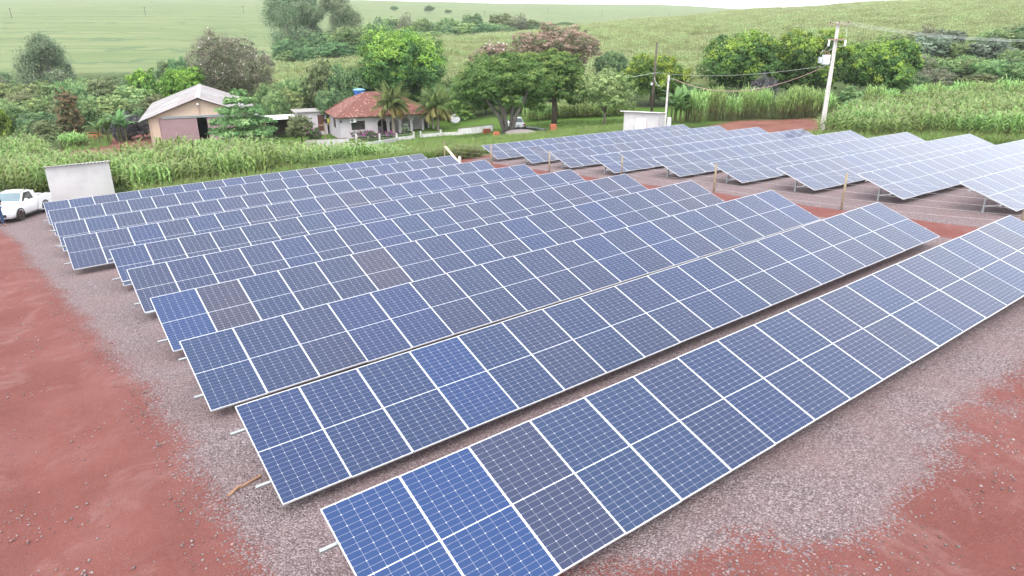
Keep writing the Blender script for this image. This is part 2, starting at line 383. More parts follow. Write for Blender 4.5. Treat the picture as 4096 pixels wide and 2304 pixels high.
def soil_nodes(t,co):
    a=noise(t,.5,6,.62,co); b_=noise(t,5.,6,.65,co); c_=noise(t,38.,3,.6,co)
    base=ramp(t,a.outputs['Fac'],[(.3,(.128,.042,.035)),(.5,(.168,.060,.051)),(.68,(.200,.086,.076))])
    base=mixc(t,math_(t,'MULTIPLY',b_.outputs['Fac'],.7),base,(.132,.038,.030))
    vo=N(t,'ShaderNodeTexVoronoi',Scale=19.); t.links.new(co,vo.inputs['Vector'])
    peb=math_(t,'MULTIPLY',math_(t,'LESS_THAN',vo.outputs['Distance'],.2),math_(t,'GREATER_THAN',noise(t,1.1,4,.6,co).outputs['Fac'],.53))
    base=mixc(t,math_(t,'MULTIPLY',peb,.6),base,(.22,.145,.135))
    wet=noise(t,.22,5,.6,co,.8); base=mixc(t,ramp(t,wet.outputs['Fac'],[(.5,0.),(.62,.45)]),base,(.128,.042,.035))
    fine=noise(t,60.,3,.7,co); base=mixc(t,ramp(t,fine.outputs['Fac'],[(.45,0.),(.7,.5)]),base,(.21,.095,.084))
    dust=noise(t,.75,7,.72,co,.5); base=mixc(t,ramp(t,dust.outputs['Fac'],[(.54,0.),(.72,.6)]),base,(.235,.135,.122))
    h=math_(t,'ADD',math_(t,'MULTIPLY',b_.outputs['Fac'],.7),math_(t,'ADD',math_(t,'MULTIPLY',c_.outputs['Fac'],.25),math_(t,'MULTIPLY',peb,.15)))
    return base,h
m,t,b=newmat('red_earth'); co=t.nodes.new('ShaderNodeTexCoord').outputs['Object']
base,h=soil_nodes(t,co)
# outside the yard's bare earth the weeds close over it
gw=attr(t,'weeds').outputs['Fac']
gcol=ramp(t,noise(t,1.4,5,.65,co).outputs['Fac'],[(.3,(.045,.085,.018)),(.6,(.085,.14,.03)),(.8,(.13,.15,.06))])
col=mixc(t,gw,base,gcol)
t.links.new(col,b.inputs['Base Color']); b.inputs['Roughness'].default_value=.95; b.inputs['Specular IOR Level'].default_value=.15; bump(t,b,h,1.,.09)
me=npmesh('yard',np.stack([Xy,Yy,Zy],-1).reshape(-1,3),FY,m,smooth=True)
weeds=np.clip((Yy-42.6-.10*np.maximum(Xy-4,0)*0+1.2*nA+.8*nB)/.8,0,1)*(Xy>3.5)
weeds=np.maximum(weeds,np.clip((Yy-46+nA)/.8,0,1)); weeds=np.maximum(weeds,np.clip((Xy-48.6+nA*1.5)/1.,0,1))
setf(me,'weeds',weeds.ravel())
tag(obj('red_earth_yard',me),kind='structure')
m,t,b=newmat('gravel'); co=t.nodes.new('ShaderNodeTexCoord').outputs['Object']
base,h=soil_nodes(t,co)
wo=noise(t,9.,2,.5,co)
cw=t.nodes.new('ShaderNodeVectorMath'); cw.operation='MULTIPLY_ADD'; t.links.new(wo.outputs['Color'],cw.inputs[0]); cw.inputs[1].default_value=(.04,)*3; t.links.new(co,cw.inputs[2])
vo=N(t,'ShaderNodeTexVoronoi',Scale=36.,Randomness=1.); t.links.new(cw.outputs[0],vo.inputs['Vector'])
sepc=t.nodes.new('ShaderNodeSeparateColor'); t.links.new(vo.outputs['Color'],sepc.inputs[0])
stone=ramp(t,sepc.outputs[0],[(.05,(.125,.094,.098)),(.4,(.205,.160,.166)),(.7,(.265,.212,.216)),(.95,(.36,.30,.30))])
stone=mixc(t,math_(t,'MULTIPLY',math_(t,'GREATER_THAN',vo.outputs['Distance'],.6),.55),stone,(.05,.035,.035))
big=noise(t,.7,4,.6,co); stone=mixc(t,math_(t,'MULTIPLY',math_(t,'SUBTRACT',big.outputs['Fac'],.3,True),1.3),stone,(.235,.145,.138))
cvr=attr(t,'cover').outputs['Fac']
thr=math_(t,'ADD',math_(t,'MULTIPLY',noise(t,1.3,5,.7,co).outputs['Fac'],.9),math_(t,'MULTIPLY',sepc.outputs[1],.6))
msk=math_(t,'MULTIPLY',math_(t,'SUBTRACT',math_(t,'MULTIPLY_ADD',cvr,1.7),thr),4.,True)
mm=[n for n in t.nodes if n.bl_idname=='ShaderNodeMath' and n.operation=='MULTIPLY_ADD'][0]; mm.inputs[1].default_value=1.75; mm.inputs[2].default_value=.0
col=mixc(t,msk,base,stone); t.links.new(col,b.inputs['Base Color']); b.inputs['Roughness'].default_value=.9; b.inputs['Specular IOR Level'].default_value=.2
hh=math_(t,'MULTIPLY',math_(t,'SUBTRACT',1.,vo.outputs['Distance']),math_(t,'MULTIPLY',msk,1.))
bump(t,b,math_(t,'ADD',math_(t,'MULTIPLY',hh,.42),h),1.,.09)
keep=(cov[:-1,:-1]>.01)|(cov[1:,1:]>.01)|(cov[1:,:-1]>.01)|(cov[:-1,1:]>.01)
FG=FY[keep.ravel()]; used=np.unique(FG); remap=-np.ones(nX*nY,int); remap[used]=np.arange(len(used))
Vg=np.stack([Xy,Yy,Zy+.0012+.022*cov],-1).reshape(-1,3)[used]
me=npmesh('gravel_bed',Vg,remap[FG],m,smooth=True); setf(me,'cover',cov.ravel()[used])
tag(obj('gravel_bed',me),kind='structure')
def covat(x,y):
    i=np.clip(((y-YARD[2])/st).astype(int),0,nY-1); j=np.clip(((x-YARD[0])/st).astype(int),0,nX-1); return cov[i,j],Zy[i,j]
# loose stones where gravel thins out, and a coarse top layer near the camera
def pebbles(name,X,Y,size,label,cat,zoff):
    n=len(X); _,Z=covat(X,Y); c=np.stack([X,Y,Z+zoff],-1)
    base=np.array([(1,0,0),(-1,0,0),(0,1,0),(0,-1,0),(0,0,.7),(0,0,-.7)],float)
    ang=rng.random(n)*6.28; ca,sa=np.cos(ang),np.sin(ang)
    v=base[None]*(size[:,None,None]*(0.65+.7*rng.random((n,6,1))))
    v=np.stack([v[...,0]*ca[:,None]-v[...,1]*sa[:,None],v[...,0]*sa[:,None]+v[...,1]*ca[:,None],v[...,2]],-1)+c[:,None]
    f=np.array([(0,2,4),(2,1,4),(1,3,4),(3,0,4),(2,0,5),(1,2,5),(3,1,5),(0,3,5)])
    F=(f[None]+6*np.arange(n)[:,None,None]).reshape(-1,3)
    k=rng.random((n,1)); colr=np.array([.09,.07,.072])*(1-k)+np.array([.26,.22,.215])*k
    red=rng.random((n,1))<.25; colr=np.where(red,colr*[1.15,.75,.7],colr)
    m=MATS.get('stone_chips')
    if m is None:
        m,t,b=newmat('stone_chips'); t.links.new(attr(t,'Col').outputs['Color'],b.inputs['Base Color']); b.inputs['Roughness'].default_value=.9
    me=npmesh(name,v.reshape(-1,3),F,m,np.repeat(colr,6,0))
    return tag(obj(name,me),label,cat,None,'stuff')
n=150000
X=rng.uniform(-10,20,n); Y=rng.uniform(-2,34,n); dist=np.hypot(X,Y)
c,_=covat(X,Y); pn=snoise(X,Y,1.1,11); pn2=snoise(X,Y,.5,12)
prob=np.where((c>.02)&(c<.98),.55,np.where(c>=.98,.35,np.clip((pn*.6+pn2*.55-.66)*1.6,0.006,1)))*np.clip(1.6-dist/22,.12,1)
k=rng.random(n)<prob
pebbles('loose_gravel',X[k],Y[k],np.minimum(rng.gamma(3.,.0036,k.sum())+.006,.032),'loose grey stone chips scattered over the red earth and gravel','gravel',.006)
# ================================================================== solar rows
PW,PL,PITCHX=1.043,2.10,1.05; TILT=.32026
X0=[(2.14246,6.80615,-5.37288),(2.11806,10.42649,-5.67796),(2.04225,14.19176,-5.92191),(2.10569,17.87044,-6.16637),(2.0993,21.57321,-6.46113),(2.09201,25.27557,-6.80571),(1.04102,28.96494,-7.08881),(1.0047,32.6391,-7.35141),(.98876,36.33512,-7.5865),(.9713,39.98934,-7.93431),
(27.9924,10.45849,-5.30936),(27.94116,14.23237,-5.59675),(27.96662,17.95265,-5.92071),(28.0377,21.67659,-6.24183),(27.94165,25.41204,-6.5328),(26.92868,29.13404,-6.81739),(26.92273,32.85633,-7.08631),(26.92671,36.56296,-7.36758),(26.88098,40.27876,-7.64103)]
NM=[19]*6+[20]*4+[19]*5+[20]*4
m,t,b=newmat('solar_cell'); oi=t.nodes.new('ShaderNodeObjectInfo'); co=t.nodes.new('ShaderNodeTexCoord').outputs['Object']
# each module is its own batch: some blue, some greyer, and silicon shades drift a little within one
nz=noise(t,1.1,3,.5,co)
c1=mixc(t,math_(t,'MULTIPLY',nz.outputs['Fac'],.5),oi.outputs['Color'],(.008,.021,.068))
t.links.new(c1,b.inputs['Base Color']); b.inputs['Roughness'].default_value=.13; b.inputs['IOR'].default_value=1.5; b.inputs['Specular IOR Level'].default_value=.5
dust=noise(t,26.,4,.7,co); rr=ramp(t,dust.outputs['Fac'],[(.4,.11),(.75,.24)]); t.links.new(rr,b.inputs['Roughness'])
M_cell=m
m,t,b=newmat('white_backsheet'); b.inputs['Base Color'].default_value=(.50,.51,.54,1); b.inputs['Roughness'].default_value=.2
M_back=m
M_alu=pm('anodised_frame',(.56,.57,.59),(.48,.49,.51),6,.38,0.,spec=.5)
M_galv=pm('galvanised_steel',(.42,.44,.45),(.30,.32,.33),14,.42,.55,spec=.5)
# laminate: white sheet with the glass edge
mb=MB().box((.006,-PL+.006,-.022),(PW-.006,-.006,-.0045)); ME_lam=mb.mesh('solar_panel',M_back)
mb=MB(); fw,fh=.0085,.034
mb.box((0,-PL,-fh),(PW,-PL+fw,0)); mb.box((0,-fw,-fh),(PW,0,0)); mb.box((0,-PL+fw,-fh),(fw,-fw,-.0006)); mb.box((PW-fw,-PL+fw,-fh),(PW,-fw,-.0006))
ME_frame=mb.mesh('frame',M_alu)
cwid,chei=(PW-2*.0125)/6,(PL-2*.014-.012)/24; gapc=.0023
def cell_poly(cx,cy_,flip):
    hx,hy=cwid/2-gapc/2,chei/2-gapc/2; k=.008; s=1 if flip else -1
    P=[(-hx,-s*hy),(hx,-s*hy),(hx,s*(hy-k)),(hx-k,s*hy),(-hx+k,s*hy),(-hx,s*(hy-k))]
    if not flip: pass
    return [(cx+x,cy_+y) for x,y in P]
centres=[]
for r in range(24):
    yy=-.014-chei*(r+.5)-(.012 if r>=12 else 0)
    for c in range(6): centres.append((.0125+cwid*(c+.5),yy,r%2==0))
mb=MB()
for cx,cyy,fl in centres:
    P=cell_poly(cx,cyy,fl)
    mb.add([(x,y,-.0035) for x,y in P],[tuple(range(6))])
ME_cells=mb.mesh('cell_grid',M_cell)
for p in ME_cells.polygons:
    if p.normal.z<0: p.flip()
ME_cells.update()
one=[]
for fl in (True,False):
    q=MB(); P=cell_poly(0,0,fl); q.prism(P,'z',-.0044,-.0035); one.append(q.mesh('cell',M_cell))
# racking
def sec(name,size): return None
mb=MB(); mb.box((-.02,-.03,0),(.02,.03,1)); ME_post=None
def place_row(i):
    x,y,z=X0[i]; n=NM[i]; left=i<10
    sx=.01983-.00406*(y-22)/10 if left else -.008
    ords=['front','second','third','fourth','fifth','sixth','seventh','eighth','ninth','tenth']
    if left: lab={0:'front row of blue solar panels, nearest the camera',9:'rearmost row of the left solar block, in front of the maize field'}.get(i,f'{ords[i]} row of solar panels from the camera in the left block')
    else: lab={10:'nearest row of the right solar block, palest with sky reflections, cut off at the right',18:'farthest row of the right solar block, below the grey utility shed'}.get(i,f'{ords[i-10]} row of solar panels from the front in the right block')
    root=thing('solar_row',lab,'solar array',(x,y,z+CZ),0,'rows of solar panels in the left block' if left else 'rows of solar panels in the right block')
    root.rotation_euler=(0,-sx,0)
    g=random.Random(i*31+5)
    for k in range(n):
        t_=g.random(); dark=(.005,.023,.088); mid=(.010,.022,.066); grey=(.018,.021,.050)
        c=mid
        if t_<.40: c=tuple(a+(b_-a)*g.random()*.8 for a,b_ in zip(mid,dark))
        elif t_<.95: c=tuple(a+(b_-a)*g.random()*.6 for a,b_ in zip(mid,grey))
        else: c=grey
        if i==0 and k in (0,1): c=(.003,.030,.118)
        if i==0 and k==2: c=(.018,.024,.058)
        if i==0 and k in (3,4): c=(.010,.027,.075)
        if i==1 and k==3: c=(.004,.027,.105)
        if i==3 and k in (1,5): c=(.028,.027,.050)
        if i==3 and k==0: c=(.004,.027,.105)
        p=obj('solar_panel',ME_lam,root,(k*PITCHX,g.uniform(-.004,.004),g.uniform(-.002,.002)),(TILT+g.uniform(-.004,.004),g.uniform(-.003,.003),0)); 
        fr=obj('frame',ME_frame,p)
        if i==0 and k in (1,2):
            for cx,cyy,fl in centres:
                q=obj('cell',one[0] if fl else one[1],p,(cx,cyy,0)); q.color=(*c,1)
        else:
            cg=obj('cell_grid',ME_cells,p); cg.color=(*c,1); cg['kind']='stuff'
    Lx=n*PITCHX; ct,st_=math.cos(TILT),math.sin(TILT)
    def sl(d,off=0): return (-d*ct+off*st_*1.0,-d*st_-off*ct)   # y,z at slope distance d, off below the plane
    for d in (.48,1.60):                                  # two purlins that stick out at the ends
        yy,zz=sl(d,.062); ext=g.uniform(.12,.24)
        mb=MB(); mb.bar((-ext,yy,zz),(Lx+.12,yy,zz),.04,.042,up=(0,-st_,ct)); mb.build('rail',M_galv,root)
    xs=[.36]+[.36+j*(Lx-.72)/6 for j in range(1,7)]
    for j,xx in enumerate(xs):
        a=sl(.30,.12); e=sl(1.85,.12)
        MB().bar((xx,*a),(xx,*e),.05,.08).build('rafter',M_galv,root)
        yp=-.85; zt=yp*math.tan(TILT)-.17
        wx,wy=x+xx,y+yp; zb=hz(wx,wy)-(z+CZ)-.06-xx*math.sin(sx)
        mb=MB(); # lipped C profile
        mb.box((xx-.045,yp-.035,zb),(xx-.039,yp+.035,zt)); mb.box((xx-.0385,yp-.035,zb),(xx+.03,yp-.029,zt)); mb.box((xx-.0385,yp+.029,zb),(xx+.03,yp+.035,zt))
        mb.build('post',M_galv,root)
        MB().bar((xx,yp-.03,zt-.32),(xx,*sl(1.5,.15)),.03,.03).build('brace',M_alu,root)
    return root
ROWS=[place_row(i) for i in range(19)]
# ================================================================== plants
def leafmat(name,trans=.35,rough=.6,spec=.25):
    m,t,b=newmat(name); o=[n for n in t.nodes if n.type=='OUTPUT_MATERIAL'][0]
    a=attr(t,'Col'); oi=t.nodes.new('ShaderNodeObjectInfo')
    hsn=t.nodes.new('ShaderNodeHueSaturation'); t.links.new(a.outputs['Color'],hsn.inputs['Color'])
    t.links.new(math_(t,'MULTIPLY_ADD',oi.outputs['Random'],.04),hsn.inputs['Hue']); t.nodes[-1].inputs[2].default_value=.48
    t.links.new(math_(t,'MULTIPLY_ADD',oi.outputs['Random'],.35),hsn.inputs['Value']); t.nodes[-1].inputs[2].default_value=.82
    t.links.new(hsn.outputs[0],b.inputs['Base Color']); b.inputs['Roughness'].default_value=rough; b.inputs['Specular IOR Level'].default_value=spec
    tr=t.nodes.new('ShaderNodeBsdfTranslucent'); t.links.new(hsn.outputs[0],tr.inputs['Color'])
    mx=t.nodes.new('ShaderNodeMixShader'); mx.inputs[0].default_value=trans
    t.links.new(b.outputs[0],mx.inputs[1]); t.links.new(tr.outputs[0],mx.inputs[2]); t.links.new(mx.outputs[0],o.inputs[0])
    return m
M_leaf=leafmat('foliage')
M_bark=pm('bark',(.13,.10,.075),(.06,.045,.035),5,.9,bmp=.03)
M_pale=pm('pale_bark',(.42,.39,.35),(.24,.2,.17),3,.85,bmp=.02)
M_grey=pm('grey_bark',(.22,.20,.175),(.12,.105,.09),5,.9,bmp=.02)
def unit(v): return v/np.maximum(np.linalg.norm(v,axis=-1,keepdims=True),1e-9)
def rsph(r,n): return unit(r.normal(size=(n,3)))
def quads(P,Nn,ln,wd,r,col,bend=.0):
    "leaf-sized quads at P facing Nn"
    n=len(P); tdir=unit(np.cross(Nn,rsph(r,n))); bdir=np.cross(Nn,tdir)
    ln=np.broadcast_to(ln,(n,))[:,None]; wd=np.broadcast_to(wd,(n,))[:,None]
    v=np.stack([P-tdir*ln/2,P+bdir*wd/2-Nn*bend*ln,P+tdir*ln/2,P-bdir*wd/2-Nn*bend*ln],1)
    F=np.arange(4*n).reshape(n,4)
    return v.reshape(-1,3),F,np.repeat(col,4,0)
PAL={ # (colour, weight) - lower/inner mix, then new growth on clump tops
'mango':([(0.062,0.137,0.039),(0.086,0.176,0.047),(0.117,0.215,0.058)],[(0.247,0.390,0.058),(0.312,0.416,0.072),(0.182,0.312,0.055)]),
'mango2':([(0.092,0.196,0.041),(0.124,0.246,0.050)],[(0.246,0.412,0.053),(0.329,0.452,0.062)]),
'dark':([(0.041,0.092,0.041),(0.063,0.129,0.052),(0.083,0.148,0.056)],[(0.111,0.195,0.070),(0.092,0.167,0.064)]),
'mid':([(0.053,0.112,0.040),(0.073,0.132,0.045),(0.092,0.152,0.055)],[(0.125,0.198,0.066),(0.112,0.172,0.066)]),
'olive':([(0.124,0.161,0.066),(0.161,0.200,0.085),(0.190,0.218,0.106)],[(0.247,0.286,0.124),(0.209,0.247,0.114)]),
'light':([(0.152,0.228,0.076),(0.198,0.274,0.091),(0.243,0.304,0.129)],[(0.304,0.365,0.152),(0.258,0.319,0.122)]),
'euc':([(0.129,0.192,0.106),(0.168,0.236,0.129),(0.212,0.256,0.151)],[(0.275,0.312,0.184),(0.220,0.285,0.147)]),
'brown':([(0.136,0.148,0.091),(0.174,0.174,0.113),(0.206,0.190,0.136),(0.122,0.155,0.080)],[(0.251,0.225,0.167),(0.232,0.213,0.148)]),
'pink':([(0.174,0.160,0.099),(0.268,0.196,0.142),(0.312,0.225,0.171),(0.138,0.167,0.080)],[(0.392,0.275,0.217),(0.348,0.246,0.189)]),
'feather':([(0.078,0.177,0.048),(0.103,0.213,0.057),(0.127,0.243,0.067)],[(0.167,0.296,0.071),(0.196,0.308,0.075)]),
'wood1':([(0.121,0.217,0.081),(0.152,0.256,0.093),(0.185,0.280,0.112)],[(0.241,0.353,0.137),(0.272,0.353,0.144)]),
'wood2':([(0.152,0.241,0.088),(0.193,0.280,0.105),(0.224,0.305,0.121)],[(0.288,0.384,0.144),(0.336,0.401,0.160)]),
'wood3':([(0.087,0.170,0.077),(0.116,0.208,0.089),(0.145,0.232,0.101)],[(0.193,0.299,0.120),(0.164,0.270,0.106)]),
'grey':([(0.111,0.111,0.114),(0.143,0.140,0.146),(0.182,0.169,0.176)],[(0.143,0.137,0.137)]),
'silver':([(.15,.20,.135),(.19,.24,.165)],[(.24,.29,.205),(.20,.26,.175)]),
'bright':([(0.123,0.218,0.036),(0.160,0.262,0.044)],[(0.246,0.363,0.051),(0.204,0.319,0.044)]),
'rust':([(0.132,0.112,0.053),(0.172,0.112,0.066),(0.079,0.112,0.040)],[(0.198,0.132,0.073)]),
}
def crown_mesh(name,blobs,nclump,per,leaf,pal,seed,flat=.75,cr=.17,top=.5,extra=None,aspect=.55,up=.35,zmin=-.75,core=.16):
    r=np.random.default_rng(seed); B=np.array(blobs,float); c=B[:,:3]; rad=B[:,3:6]
    w=(rad[:,0]*rad[:,1]+rad[:,0]*rad[:,2]+rad[:,1]*rad[:,2]); w/=w.sum()
    bi=r.choice(len(B),nclump*2,p=w); d=rsph(r,nclump*2); d=d[:]; ok=d[:,2]>zmin; bi,d=bi[ok],d[ok]
    cc=c[bi]+rad[bi]*d*r.uniform(.72,1.03,(len(bi),1))
    deep=np.ones(len(bi),bool)
    for j in range(len(B)):
        q=np.linalg.norm((cc-c[j])/rad[j],axis=1); deep&=(q>.66)|(bi==j)
    cc,bi,d=cc[deep][:nclump],bi[deep][:nclump],d[deep][:nclump]; nc=len(cc)
    crad=cr*rad[bi].mean(1)*r.uniform(.6,1.35,nc)
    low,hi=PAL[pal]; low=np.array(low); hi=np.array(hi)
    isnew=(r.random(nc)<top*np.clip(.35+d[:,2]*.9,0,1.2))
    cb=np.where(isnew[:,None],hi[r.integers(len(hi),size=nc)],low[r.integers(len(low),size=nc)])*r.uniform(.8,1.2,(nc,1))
    k=np.repeat(np.arange(nc),per); n=len(k)
    off=r.normal(size=(n,3))*.62; off[:,2]*=flat
    P=cc[k]+off*crad[k][:,None]
    Nn=unit(d[k]*.75+unit(off)*.55+r.normal(size=(n,3))*.45+np.array([0,0,up]))
    colr=cb[k]*r.uniform(.72,1.3,(n,1))
    v,f,co_=quads(P,Nn,leaf*r.uniform(.6,1.3,n),leaf*aspect*r.uniform(.7,1.2,n),r,colr)
    V=[v];Fs=[f];Cs=[co_]; o=len(v)
    ni=int(n*core)                                        # sparse inner leaves
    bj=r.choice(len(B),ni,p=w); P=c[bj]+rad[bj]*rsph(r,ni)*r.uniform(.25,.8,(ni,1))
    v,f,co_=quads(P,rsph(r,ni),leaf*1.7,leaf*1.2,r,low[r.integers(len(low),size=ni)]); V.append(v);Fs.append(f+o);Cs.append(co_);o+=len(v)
    if extra:                                             # flowers: colour, count, size
        ec,en,es=extra; s=r.integers(nc,size=en); P=cc[s]+d[s]*crad[s][:,None]*.9+r.normal(size=(en,3))*.12
        s2=P[:,2]>np.percentile(cc[:,2],25); P=P[s2]; en=len(P)
        v,f,co_=quads(P,unit(d[s][s2]+rsph(r,en)*.4),es*r.uniform(.6,1.4,en),es,r,np.array([ec])*r.uniform(.8,1.1,(en,1))); V.append(v);Fs.append(f+o);Cs.append(co_);o+=len(v)
    return npmesh(name,np.concatenate(V),np.concatenate(Fs),M_leaf,np.concatenate(Cs))
def dome(w,h,h0,seed,n=9,spread=.62,br=.42,d=None):
    "lobes for a rounded crown of width w between heights h0 and h"
    r=np.random.default_rng(seed+99); hh=(h-h0)/2; zc=h0+hh; d=d or w
    out=[(0,0,zc,w*.36,d*.36,hh*.85)]
    for i in range(n):
        a=2.399*i+r.uniform(-.3,.3); e=math.asin(max(-.95,min(.95,-.8+1.75*(i+.5)/n+r.uniform(-.12,.12)))); rr=math.cos(e)
        s=r.uniform(.75,1.15)
        out.append((w/2*spread*rr*math.cos(a),d/2*spread*rr*math.sin(a),zc+hh*spread*1.05*math.sin(e),w/2*br*s,d/2*br*s,hh*br*1.15*s))
    return out
def trunk_mb(blobs,h,rad,seed,forks=5,lean=0.,split=.35,sag=.5):
    r=random.Random(seed); mb=MB(); sp=Vector((lean,0,h*split))
    mb.tube([(0,0,-.4),(lean*.2,.0,h*split*.4),sp],[rad*1.25,rad,rad*.85],8)
    bl=sorted(blobs,key=lambda b:-b[3])[:forks+1]
    for i,b_ in enumerate(bl):
        e=Vector((b_[0]*.9,b_[1]*.9,b_[2]+b_[5]*.25)); mid=sp.lerp(e,.5)+Vector((r.uniform(-.3,.3),r.uniform(-.3,.3),r.uniform(-.1,.3)))*rad*3
        mb.tube([sp-Vector((0,0,rad*.5)),mid,e],[rad*.62,rad*.38,rad*.1],6)
    return mb
def tree(name,label,cat,loc,blobs,nclump,per,leaf,pal,seed,trad=.25,bark=None,group=None,rz=0.,h=None,forks=5,split=.35,lean=0.,trunk=None,**kw):
    root=thing(name,label,cat,loc,rz,group); h=h or max(b_[2] for b_ in blobs)
    (trunk or trunk_mb(blobs,h,trad,seed,forks,lean,split)).build('trunk',bark or M_bark,root,True)
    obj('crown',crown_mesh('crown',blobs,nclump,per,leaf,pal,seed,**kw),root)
    return root
def px(w,f): return w*f/FPX                       # pixels of the photo -> metres at distance f
def hgt(u,vtop,base,f): return pt(u,vtop,f).z-base.z
# ---- single trees one can point at: u, distance, top pixel, width px
def big(name,label,u,f,vtop,wpx,pal,seed,h0=.25,n=9,clumps=330,per=34,leaf=.30,bark=None,trad=.3,dy=None,cat='tree',group=None,**kw):
    b_=gf(u,f); h=hgt(u,vtop,b_,f); w_=px(wpx,f); kk={k:kw.pop(k) for k in ('spread','br') if k in kw}
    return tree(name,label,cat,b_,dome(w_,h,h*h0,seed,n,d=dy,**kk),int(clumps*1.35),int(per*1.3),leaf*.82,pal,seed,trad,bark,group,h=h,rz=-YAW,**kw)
big('mango_tree','tall round mango tree with yellow-green new leaves behind the tiled house',1622,112,105,352,'mango',11,h0=.12,clumps=460,per=36,leaf=.42,top=.75,cr=.2,n=12)
big("mango_tree","round mango tree behind the dark wooden pole and the corrugated shed",2608,103,212,275,'mango2',12,h0=.06,clumps=360,leaf=.34,top=.6,n=10,trad=.4,split=.22)
big('mango_tree','broad dark mango tree left of the transformer pole, leftmost of the three',2955,100,122,340,'mango',13,h0=.1,clumps=420,leaf=.36,top=.62,n=12)
big('mango_tree','broad mango tree right behind the transformer pole, middle of the three',3225,97,120,300,'mango',14,h0=.1,clumps=400,leaf=.36,top=.85,n=11)
big('mango_tree','broad mango tree right of the transformer pole, rightmost of the three',3500,98,155,310,'mango',15,h0=.08,clumps=400,leaf=.36,top=.8,n=11)
big('flowering_tree','large grey-brown tree dotted with white flowers behind the barn',955,124,118,345,'brown',16,h0=.1,clumps=460,leaf=.30,extra=((.70,.68,.62),230,.26),n=13,trad=.35)
big('broadleaf_tree','bright green tree behind the barn roof',765,117,250,200,'bright',17,h0=.15,clumps=240,leaf=.36)
big('flowering_tree','wide flat-topped tree with pinkish-brown seed heads behind the green garden tree',2225,122,95,345,'pink',18,h0=.32,clumps=420,leaf=.36,flat=.45,n=13,spread=.7,br=.36,trad=.35,split=.3)
big('flowering_tree','smaller rusty-pink tree with white blossoms between the mango and the pink tree',1975,128,165,190,'pink',19,h0=.2,clumps=220,leaf=.34,extra=((.78,.74,.72),160,.3))
# garden trees in front of the house line
b_=gp(2035,533); f_=float(np.dot(FWD,b_)); h_=hgt(1960,212,b_,f_)
bl=[(x,y,z,rx,rx,rz) for x,y,z,rx,rz in ((-3.4,0,h_*.62,2.7,1.6),(-4.6,.8,h_*.5,2.0,1.2),(-1.2,-1.2,h_*.72,2.8,1.8),(1.0,1,h_*.82,2.6,1.5),(-2.2,1.8,h_*.82,2.6,1.5),(2.3,-.4,h_*.66,2.4,1.5),(-5.2,-1,h_*.38,1.5,.9),(3.1,.6,h_*.5,1.8,1.1),(-.4,0,h_*.55,2.0,1.2),(-4.4,-1.6,h_*.27,1.2,.8),(2.6,1.6,h_*.36,1.4,.9),(-3.0,1.8,h_*.36,1.5,.9),(.3,-2.2,h_*.42,1.5,.8),(-1.9,-2.3,h_*.55,1.6,1.0),(.2,.6,h_*.95,1.3,.7),(-3.4,.4,h_*.78,1.3,.7),(3.4,-1.0,h_*.34,1.0,.6))]
tr=MB()
for j,(ex,ey,ez,r0) in enumerate(((-3.2,0,h_*.6,.2),(-1.3,-.9,h_*.7,.17),(1.2,.8,h_*.78,.17),(2.3,-.2,h_*.62,.2),(-2.2,1.4,h_*.74,.14))):
    tr.tube([(ex*.06,ey*.06,-.4),(ex*.35,ey*.4,ez*.38),(ex*.75,ey*.8,ez*.72),(ex,ey,ez)],[r0*1.2,r0,r0*.7,r0*.25],7)
tree('garden_tree','feathery green garden tree with several pale trunks beside the white sedan','tree',b_,bl,560,40,.24,'feather',21,bark=M_grey,trunk=tr,rz=-YAW,top=.5,flat=.5,aspect=.5)
b_=gp(2216,503); f_=float(np.dot(FWD,b_)); h_=hgt(2190,208,b_,f_)
bl=[(x,y,z,rx,rx,rz) for x,y,z,rx,rz in ((0,0,h_*.8,2.6,1.6),(-2,.6,h_*.68,2.2,1.4),(1.6,-.5,h_*.7,2.0,1.4),(-.8,-1.2,h_*.62,2.2,1.3),(-2.6,-.4,h_*.86,1.9,1.2),(1.2,1,h_*.88,1.8,1.1),(-1.6,0,h_*.48,1.6,1.0),(2.4,.4,h_*.52,1.5,.9),(-3.0,.8,h_*.5,1.5,.9),(.6,-1.6,h_*.45,1.3,.8),(-.6,.4,h_*.97,1.1,.6),(2.3,-.8,h_*.36,1.0,.6))]
tr=MB().tube([(0,0,-.4),(.02,0,h_*.25),(-.1,0,h_*.5)],[.36,.31,.27],9)
for b2 in bl[:6]: tr.tube([(-.08,0,h_*.44),(b2[0]*.5,b2[1]*.5,h_*.62),(b2[0],b2[1],b2[2])],[.2,.13,.04],6)
tree('garden_tree','feathery green tree on a single straight dark trunk right of the white sedan','tree',b_,bl,460,40,.23,'feather',22,trunk=tr,rz=-YAW,top=.6,flat=.5,aspect=.5)
b_=gp(2418,497); f_=float(np.dot(FWD,b_)); h_=hgt(2418,268,b_,f_)
tree('garden_tree','pale yellow-green small tree on the lawn left of the corrugated shed','tree',b_,dome(px(262,f_),h_,h_*.22,23,12,.66,.36),420,16,.26,'light',23,.13,M_grey,h=h_,rz=-YAW,split=.22,top=.6,core=.08)
b_=gf(985,79); h_=hgt(985,352,b_,79)
bl=[]
for j,(zz,ww) in enumerate(((.14,3.6),(.30,4.1),(.48,3.7),(.64,3.1),(.8,2.2),(.93,1.2))):
    for a in range(5):
        an=a*1.257+j*.7; bl.append((ww*.55*math.cos(an),ww*.55*math.sin(an),h_*zz,ww*.42,ww*.42,h_*.055))
tree('almond_tree','dark green almond tree with tiered branches in front of the barn doors','tree',b_,bl,420,26,.28,'wood1',24,.16,h=h_,rz=-YAW,split=.5,top=.45,cr=.26,flat=.5,zmin=-1)
